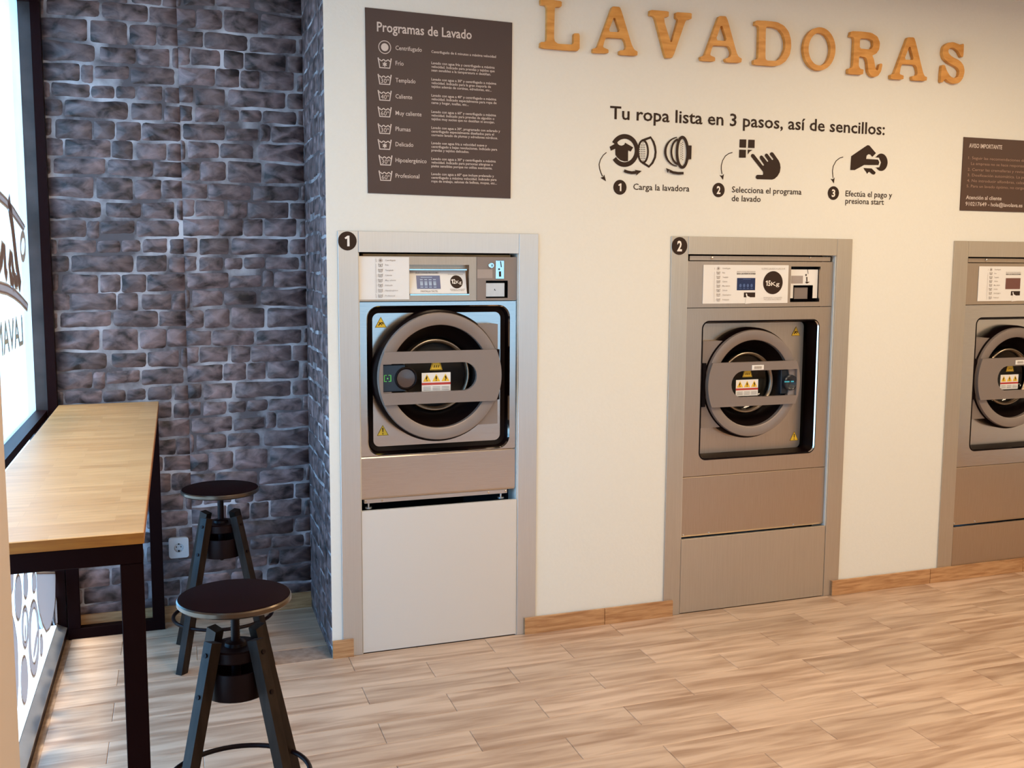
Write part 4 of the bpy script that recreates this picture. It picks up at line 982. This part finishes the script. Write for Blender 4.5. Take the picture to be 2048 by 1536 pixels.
def machine_two(n, label, zc, zs, zb, name_mats, full=True):
    """15 kg machine, latch on the right; everything measured on the middle one and refitted"""
    st2, st1 = name_mats
    a, b = n['i0']+.006, n['i1']-.006; YF = .012
    t = thing('washing_machine', ((a+b)/2, .3, zb), label, 'washing machine')
    A2, B2, C2, S2, ZB2 = N2['i0']+.006, N2['i1']-.006, 1.412, .6385, .358
    def T(p):    # refit from the middle machine's rectangle to this one
        x = a+(p[0]-A2)*(b-a)/(B2-A2); z = p[1]
        if z >= C2: z = zc+(z-C2)
        else: z = zc+(z-C2)*(zc-zs)/(C2-S2)
        return (x, z)
    def zt_(ox, oy, s, y=YF):
        f = zm(ox, oy, s, y); return lambda u, v: T(f(u, v))
    Z = zt_(1360, 500, 6.4); ztop = n['zh']-.004
    zr = Z(1000, 148)[1]
    G().box(a+.004, b-.004, .16, .80, zb+.02, ztop-.03).make('cabinet', M['dark'], t)
    # top rail with dark ends and two screws
    for q_ in (a+.003, b-.016): G().box(q_, q_+.013, YF+.012, YF+.02, zr+.002, ztop).make('rail_end', M['black'], t)
    G().box(a+.014, b-.014, YF+.002, YF+.02, zr+.003, ztop-.002, .001).make('top_rail', st2, t)
    for u in (410, 1668):
        x, z = Z(u, 100); G().lathe_y(x, z, [(.007, YF+.002), (.006, YF-.003), (.001, YF-.005)], 12).make('screw', M['chrome'], t, smooth='auto')
    hole = R4(Z(1432, 0)[0], Z(1808, 0)[0], Z(1600, 665)[1], Z(1600, 212)[1])
    slab([R4(a, b, zc+.001, zr), hole[::-1]], YF, YF+.012).make('control_panel', st2, t)
    # white fascia sticker
    p, q = Z(285, 687), Z(1388, 195); st = G().box(p[0], q[0], YF-.0024, YF-.0004, p[1], q[1]).make('instruction_sticker', M['white'], t)
    P1 = lambda x, z: Vector((x, YF-.0032, z)); P2 = lambda x, z: Vector((x, YF-.0040, z))
    f = F2(P1); program_list(f, Z, 487, 540, [236, 292, 348, 404, 459, 516, 573, 636], NAMES8, [642, 572, 613, 600, 635, 600, 650, 622], .0062)
    f.line([Z(438, 280), Z(432, 665)], .001); f.line([Z(440, 225), Z(439, 250)], .001)
    p, q = Z(725, 285), Z(962, 287); f.text('SELECCIONA PROGRAMA', p[0], q[0], p[1], .006, 0)
    p, q = Z(1040, 248), Z(1340, 250); f.text('ÚLTIMO LAVADO A LAS 21:45', p[0], q[0], p[1], .007, 0)
    p, q = Z(1065, 617), Z(1300, 620); f.text('DETERGENTE Y SUAVIZANTE', p[0], q[0], p[1], .0055, 0); p, q = Z(1070, 640), Z(1290, 642); f.text('INCLUIDOS EN EL PRECIO', p[0], q[0], p[1], .0055, 0)
    f.make('sticker_print', M['grey_print'], st)
    f = F2(P1); p, q = Z(725, 313), Z(962, 315); f.text('SIGA LAS INDICACIONES', p[0], q[0], p[1], .007, .02); f.make('sticker_heading', M['print'], st)
    s0, s1 = Z(722, 515), Z(960, 358)
    F2(P1).poly(R4(s0[0], s1[0], s0[1], s1[1])).make('screen', M['blue_screen'] if full else mat('maroon_screen', (.16, .06, .045), .3), st)
    if full:
        f = F2(P2)
        for x in (768, 815, 862, 910):
            p = Z(x, 455); f.poly(circ(p[0], p[1], .0062, .0085, 12)); p = Z(x, 492); f.poly(R4(p[0]-.006, p[0]+.006, p[1]-.0012, p[1]+.0012))
        p, q = Z(800, 376), Z(900, 376); f.poly(R4(p[0], q[0], p[1]-.001, p[1]+.001)); f.make('screen_print', mat('dim_blue_ink', (.07, .12, .28), .4), st)
    s0, s1 = Z(812, 605), Z(958, 543); F2(P1).poly(R4(s0[0], s1[0], s0[1], s1[1])).make('hand_tag', M['print'], st)
    F2(P2).poly([Z(*q) for q in [(825, 690), (845, 600), (835, 560), (850, 555), (858, 590), (885, 600), (905, 640), (925, 680)]]).make('hand_symbol', M['white'], st)
    c_ = Z(1185, 418); rr = (Z(1310, 418)[0]-Z(1060, 418)[0])/2
    F2(P1).poly(circ(c_[0], c_[1], rr, n=34)).make('weight_badge', M['print'], st)
    p, q = Z(1095, 455), Z(1275, 468); F2(P2).text('1', p[0]+.001, p[0]+.006, p[1]-.001, .024).text('5', p[0]+.0115, p[0]+.024, p[1]-.001, .024, .03).text('Kg', p[0]+.027, q[0]-.004, p[1]-.001, .018, .008).make('weight_text', M['badge_ink'], st)
    # coin unit in its pocket
    box_recess(hole[0][0], hole[2][0], hole[0][1], hole[2][1], YF+.011, YF+.05).make('coin_pocket', M['dark'], t)
    ch = R4(Z(1492, 0)[0], Z(1735, 0)[0], Z(1600, 652)[1], Z(1600, 452)[1])
    cp = slab([R4(hole[0][0]+.002, hole[2][0]-.003, Z(1600, 622)[1], Z(1600, 250)[1]), ch[::-1]] if False else [[(hole[0][0]+.002, Z(1600, 618)[1]), (ch[0][0], Z(1600, 618)[1]), (ch[0][0], ch[2][1]), (ch[2][0], ch[2][1]), (ch[2][0], Z(1600, 618)[1]), (hole[2][0]-.003, Z(1600, 618)[1]), (hole[2][0]-.003, Z(1600, 250)[1]), (hole[0][0]+.002, Z(1600, 250)[1])]], YF+.014, YF+.018).make('coin_panel', M['white'], t)
    yq = YF+.0132
    p, q = Z(1437, 430), Z(1597, 330); F2(lambda x, z: Vector((x, yq, z))).poly(R4(p[0]+.003, q[0], p[1], q[1])).make('coin_sticker', mat('grey_sticker', (.36, .30, .27), .5), cp)
    F2(lambda x, z: Vector((x, yq-.0006, z))).line([Z(1655, 250), Z(1662, 305)], .0025).line([Z(1645, 345), Z(1646, 405)], .0055).poly(circ(*Z(1635, 320), .0045, n=8)).poly([Z(1622, 408), Z(1685, 408), Z(1645, 430)]).make('coin_slot_mark', M['print'], cp)
    box_recess(ch[0][0], ch[2][0], ch[0][1], ch[2][1], YF+.010, YF+.045).make('coin_return', M['black'], cp)
    p, q = Z(1500, 630), Z(1680, 480); G().box(p[0], q[0], YF+.026, YF+.034, p[1], q[1], .001).make('return_flap', M['doorgrey'], cp)
    # front panel
    Zf = zt_(1380, 620, 5.121)
    ox0, ox1 = Zf(112, 800)[0], Zf(1296, 800)[0]; oz1, oz0 = Zf(700, 109)[1], Zf(700, 1495)[1]
    H = rrect(ox0, ox1, oz0, oz1, .034, 8)
    slab([R4(a, b, zs+.002, zc-.002), H[::-1]], YF, YF+.010).make('front_panel', st1, t)
    g = G(); H2 = rrect(ox0+.004, ox1-.004, oz0+.004, oz1-.004, .031, 8); loops(g, H, YF, H2, YF+.006); g.make('opening_lip', M['chrome'], t, smooth='auto')
    g = G(); loops(g, rrect(ox0-.003, ox1+.003, oz0-.003, oz1+.003, .037, 8), YF-.0008, rrect(ox0+.003, ox1-.001, oz0+.003, oz1-.003, .031, 8), YF-.0008); g.make('gap_shade_outline', M['black'], t)  # shade of the gap behind the panel edge, put in as a flat black outline
    DP = .078; H3 = rrect(ox0+.014, ox1-.014, oz0+.014, oz1-.014, .022, 8)
    g = G(); loops(g, H2, YF+.006, H3, YF+DP); g.make('door_gasket', M['black'], t, smooth='auto')
    YP = YF+DP-.002
    pc = T(wp(1504, 766.5, YP-.062)); cx, cz = pc; R = .252*(b-a)/(B2-A2) if full else .262
    slab([rrect(ox0+.014, ox1-.030, oz0+.014, oz1-.014, .022, 8), circ(cx, cz, R*.90, n=48)[::-1]], YP, YP+.012).make('door_plate', st1, t)
    wl = T(wp(1491.5, 775, YP-.05))
    dr = door(t, cx, cz, R, YP-.072, YP, R*.245, True, 'cyan', ox0+.020, None, M['doorgrey'], (wl[0], wl[1], .120, .076))
    bx, bz_ = T(wp(1516.5, 735, YP-.09)); bx -= 0
    G().box(bx-.032, bx+.032, YP-.0885, YP-.086, bz_-.0115, bz_+.0115, .0008).make('barcode_tag', M['white'], dr)
    f = F2(lambda x, z: Vector((x, YP-.0892, z)))
    for k in range(12): f.line([(bx-.020+.0035*k, bz_-.006), (bx-.020+.0035*k, bz_+.006)], .0016)
    f.make('barcode_bars', M['grey_print'], dr)
    drum(t, cx, cz, R, YP+.03)
    for (u, v, nm, sy) in ((1083, 218, 'finger_sticker', '~'), (1065, 1292, 'warning_sticker', '!')):
        x, z = T(wp(1380+u/5.121, 620+v/5.121, YP)); tri_sticker(nm, x, z, .050, YP-.0012, t, sy)
    # lower panel
    g = G(); prof = [(YF+.004, zs), (YF, zs-.004), (YF, zb+.008), (YF+.003, zb), (YF+.02, zb)]
    for k in range(len(prof)-1):
        (ya, za), (yb_, zb_) = prof[k], prof[k+1]; g.add([(a, ya, za), (b, ya, za), (b, yb_, zb_), (a, yb_, zb_)], [(0, 1, 2, 3)])
    g.make('lower_panel', st2, t)
    for x in (a+.015, a+.15, b-.17): G().lathe_y(x, zb+.010, [(.005, YF), (.004, YF-.003), (.001, YF-.004)], 10).make('screw', M['steel'], t)
    return t
machine_two(N2, 'washing machine number 2, door latch on the right, 15 kg badge', 1.412, .6385, .358, (M['steel2'], M['steel2']))
machine_two(N3, 'rightmost washing machine, cut off by the photo, dark maroon screen', 1.412, .583, .281, (M['steel2'], M['steel3']), False)

# ------------------------------------------------------------------ bar table
def table():
    TZ0, TZ1 = .976, 1.003
    xr = lambda y: .159+.0469*(y-.636); yb, yf = .640, -1.676; W_ = .400
    t = thing('bar_table', ((xr(-.5)-W_/2), -.5, 0), 'long high wooden-topped bar table on black steel legs beside the window', 'table')
    P = [(xr(yf)-W_, yf), (xr(yf), yf), (xr(yb), yb), (xr(yb)-W_, yb)]
    g = G(); n = 4; e = .002
    ins = [(P[0][0]+e, P[0][1]+e), (P[1][0]-e, P[1][1]+e), (P[2][0]-e, P[2][1]-e), (P[3][0]+e, P[3][1]-e)]
    g.add([(*p, TZ0) for p in P]+[(*p, TZ1-e) for p in P]+[(*p, TZ1) for p in ins], [(3, 2, 1, 0)]+[(i, (i+1) % 4, 4+(i+1) % 4, 4+i) for i in range(4)]+[(4+i, 4+(i+1) % 4, 8+(i+1) % 4, 8+i) for i in range(4)]+[(8, 9, 10, 11)])
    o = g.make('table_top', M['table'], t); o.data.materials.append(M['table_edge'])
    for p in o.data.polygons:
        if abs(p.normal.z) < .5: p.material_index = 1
    for y in (yf+.028, yb-.040):
        xl_, x_ = xr(y)-W_+.004, xr(y)-.004; w = .0225
        fr = G().box(xl_, x_, y-w, y+w, TZ0-.046, TZ0-.0005, .0015).make('top_bar', M['darkmetal'], t)
        for x in (xl_, x_-.050): G().box(x, x+.050, y-w, y+w, .046, TZ0-.0465, .0015).make('leg', M['darkmetal'], t)
        G().box(xl_, x_, y-w, y+w, .0005, .0455, .0015).make('foot_bar', M['darkmetal'], t)
    for s_ in (.02, W_-.05):
        ya, yb2 = yf+.052, yb-.064
        g = G(); g.prism([(xr(ya)-W_+s_, ya), (xr(ya)-W_+s_+.03, ya), (xr(yb2)-W_+s_+.03, yb2), (xr(yb2)-W_+s_, yb2)], TZ0-.028, TZ0-.0005); g.make('side_rail', M['darkmetal'], t)
table()

# ------------------------------------------------------------------ stools
def stool(label):
    t = thing('bar_stool', (0, 0, 0), label, 'stool', 'round black metal stools at the bar table')
    Rr = .153
    o = G().lathe_z(0, 0, [(.02, .676), (Rr-.006, .678), (Rr, .683), (Rr, .693), (Rr-.003, .697)], 56, capb=False).make('seat_rim', M['seat_rim'], t, smooth='auto')
    G().lathe_z(0, 0, [(Rr-.004, .690), (Rr-.004, .698), (Rr-.010, .700)], 56).make('seat', M['seat'], t, smooth='auto')
    prof = []; z = .415
    while z < .676: prof += [(.0115, z), (.0128, z+.003)]; z += .006
    prof = [(.006, .398), (.012, .404), (.012, .415)]+prof+[(.012, .676)]
    G().lathe_z(0, 0, prof, 20).make('screw_rod', M['stool'], t, smooth=True)
    G().lathe_z(0, 0, [(.066, .522), (.070, .526), (.070, .553), (.066, .557), (.030, .557), (.028, .566), (.020, .570), (.0135, .570)], 36).make('top_collar', M['stool'], t, smooth='auto')
    G().lathe_z(0, 0, [(.078, .424), (.084, .424), (.086, .430), (.080, .498), (.074, .498), (.078, .436), (.02, .434), (.016, .424)], 36, capa=False, capb=False).make('lower_collar', M['stool'], t, smooth='auto')
    for sx, sy in ((-1, -1), (1, -1), (1, 1), (-1, 1)):
        top = Vector((sx*.056, sy*.056, .588)); bot = Vector((sx*.168, sy*.168, .0015))
        sd = Vector((sx, -sy, 0)).normalized()
        leg = G().beam(bot, top, .030, .036, sd); 
        # level the foot
        for v in leg.v[:4]: v.z = .001
        lo = leg.make('leg', M['stool_leg'], t)
        dirv = (bot-top).normalized(); outn = (Vector((sx, sy, 0))-dirv*Vector((sx, sy, 0)).dot(dirv)).normalized()
        for d in (.035, .145):
            c_ = top+dirv*d+outn*.018
            g = G(); g.tube([c_-outn*.004, c_+outn*.0035], .0062, 10); g.make('bolt', M['stool'], lo)
    pts = [(.196*cos(2*pi*i/48), .196*sin(2*pi*i/48), .172) for i in range(48)]
    G().tube(pts, .0075, 8, True).make('foot_ring', M['stool'], t, smooth=True)
    return t
def copy_tree(o, parent=None):
    c_ = o.copy(); C.objects.link(c_)
    if parent is not None: c_.parent = parent
    for ch in list(o.children): copy_tree(ch, c_)
    return c_
s1 = stool('nearer round black stool in front of the bar table')
s2 = copy_tree(s1)
s1.location = (.284, -1.24, 0); s1.rotation_euler = (0, 0, radians(-8))
s2.location = (.370, .19, 0); s2.rotation_euler = (0, 0, radians(-3))
s2['label'] = 'farther round black stool by the stone wall, next to the socket'

# ------------------------------------------------------------------ wall socket
def socket():
    x0, z0, x1, z1 = .182, .294, .266, .386; cx, cz = (x0+x1)/2, (z0+z1)/2; y = D0-.0105
    t = thing('wall_socket', (cx, D0, z0), 'white round-pin wall socket on the brown stone wall beside the table leg', 'socket')
    fr = slab([rrect(x0, x1, z0, z1, .012, 5), circ(cx, cz, .0205, n=28)[::-1]], y-.010, D0-.001).make('cover_plate', M['socket'], t)
    G().lathe_y(cx, cz, [(.0205, y-.010), (.0195, y-.002), (.0190, y+.004), (.001, y+.004)], 28).make('socket_well', M['socket'], t, smooth='auto')
    for dx in (-.0095, .0095): G().lathe_y(cx+dx, cz+.001, [(.0030, y+.0035), (.001, y+.0033)], 10).make('pin_hole', M['black'], t)
    G().box(cx-.003, cx+.003, y-.004, y+.0035, cz-.0195, cz-.013).box(cx-.003, cx+.003, y-.004, y+.0035, cz+.013, cz+.0195).make('earth_clip', M['black'], t)
socket()

# ------------------------------------------------------------------ ceiling lamps
LAMPL = ['ceiling light panel above the bar stools and the left machine', 'ceiling light panel in front of the middle washing machine', 'ceiling light panel in front of the rightmost washing machine',
         'ceiling light panel beside the camera, rear row left', 'ceiling light panel at the centre of the rear row', 'ceiling light panel in the far right rear corner']
for i, (x, y) in enumerate(LAMPS):
    t = thing('ceiling_light', (x, y, ZC-.03), LAMPL[i], 'ceiling light', 'ceiling light panels')
    G().box(x-.32, x+.32, y-.32, y+.32, ZC-.03, ZC-.001).make('housing', M['white'], t)
    l = light('lamp', 'AREA', (x, y, ZC-.034), (0, 0, 0), LAMP_W, LAMP_COL, .58, .58)
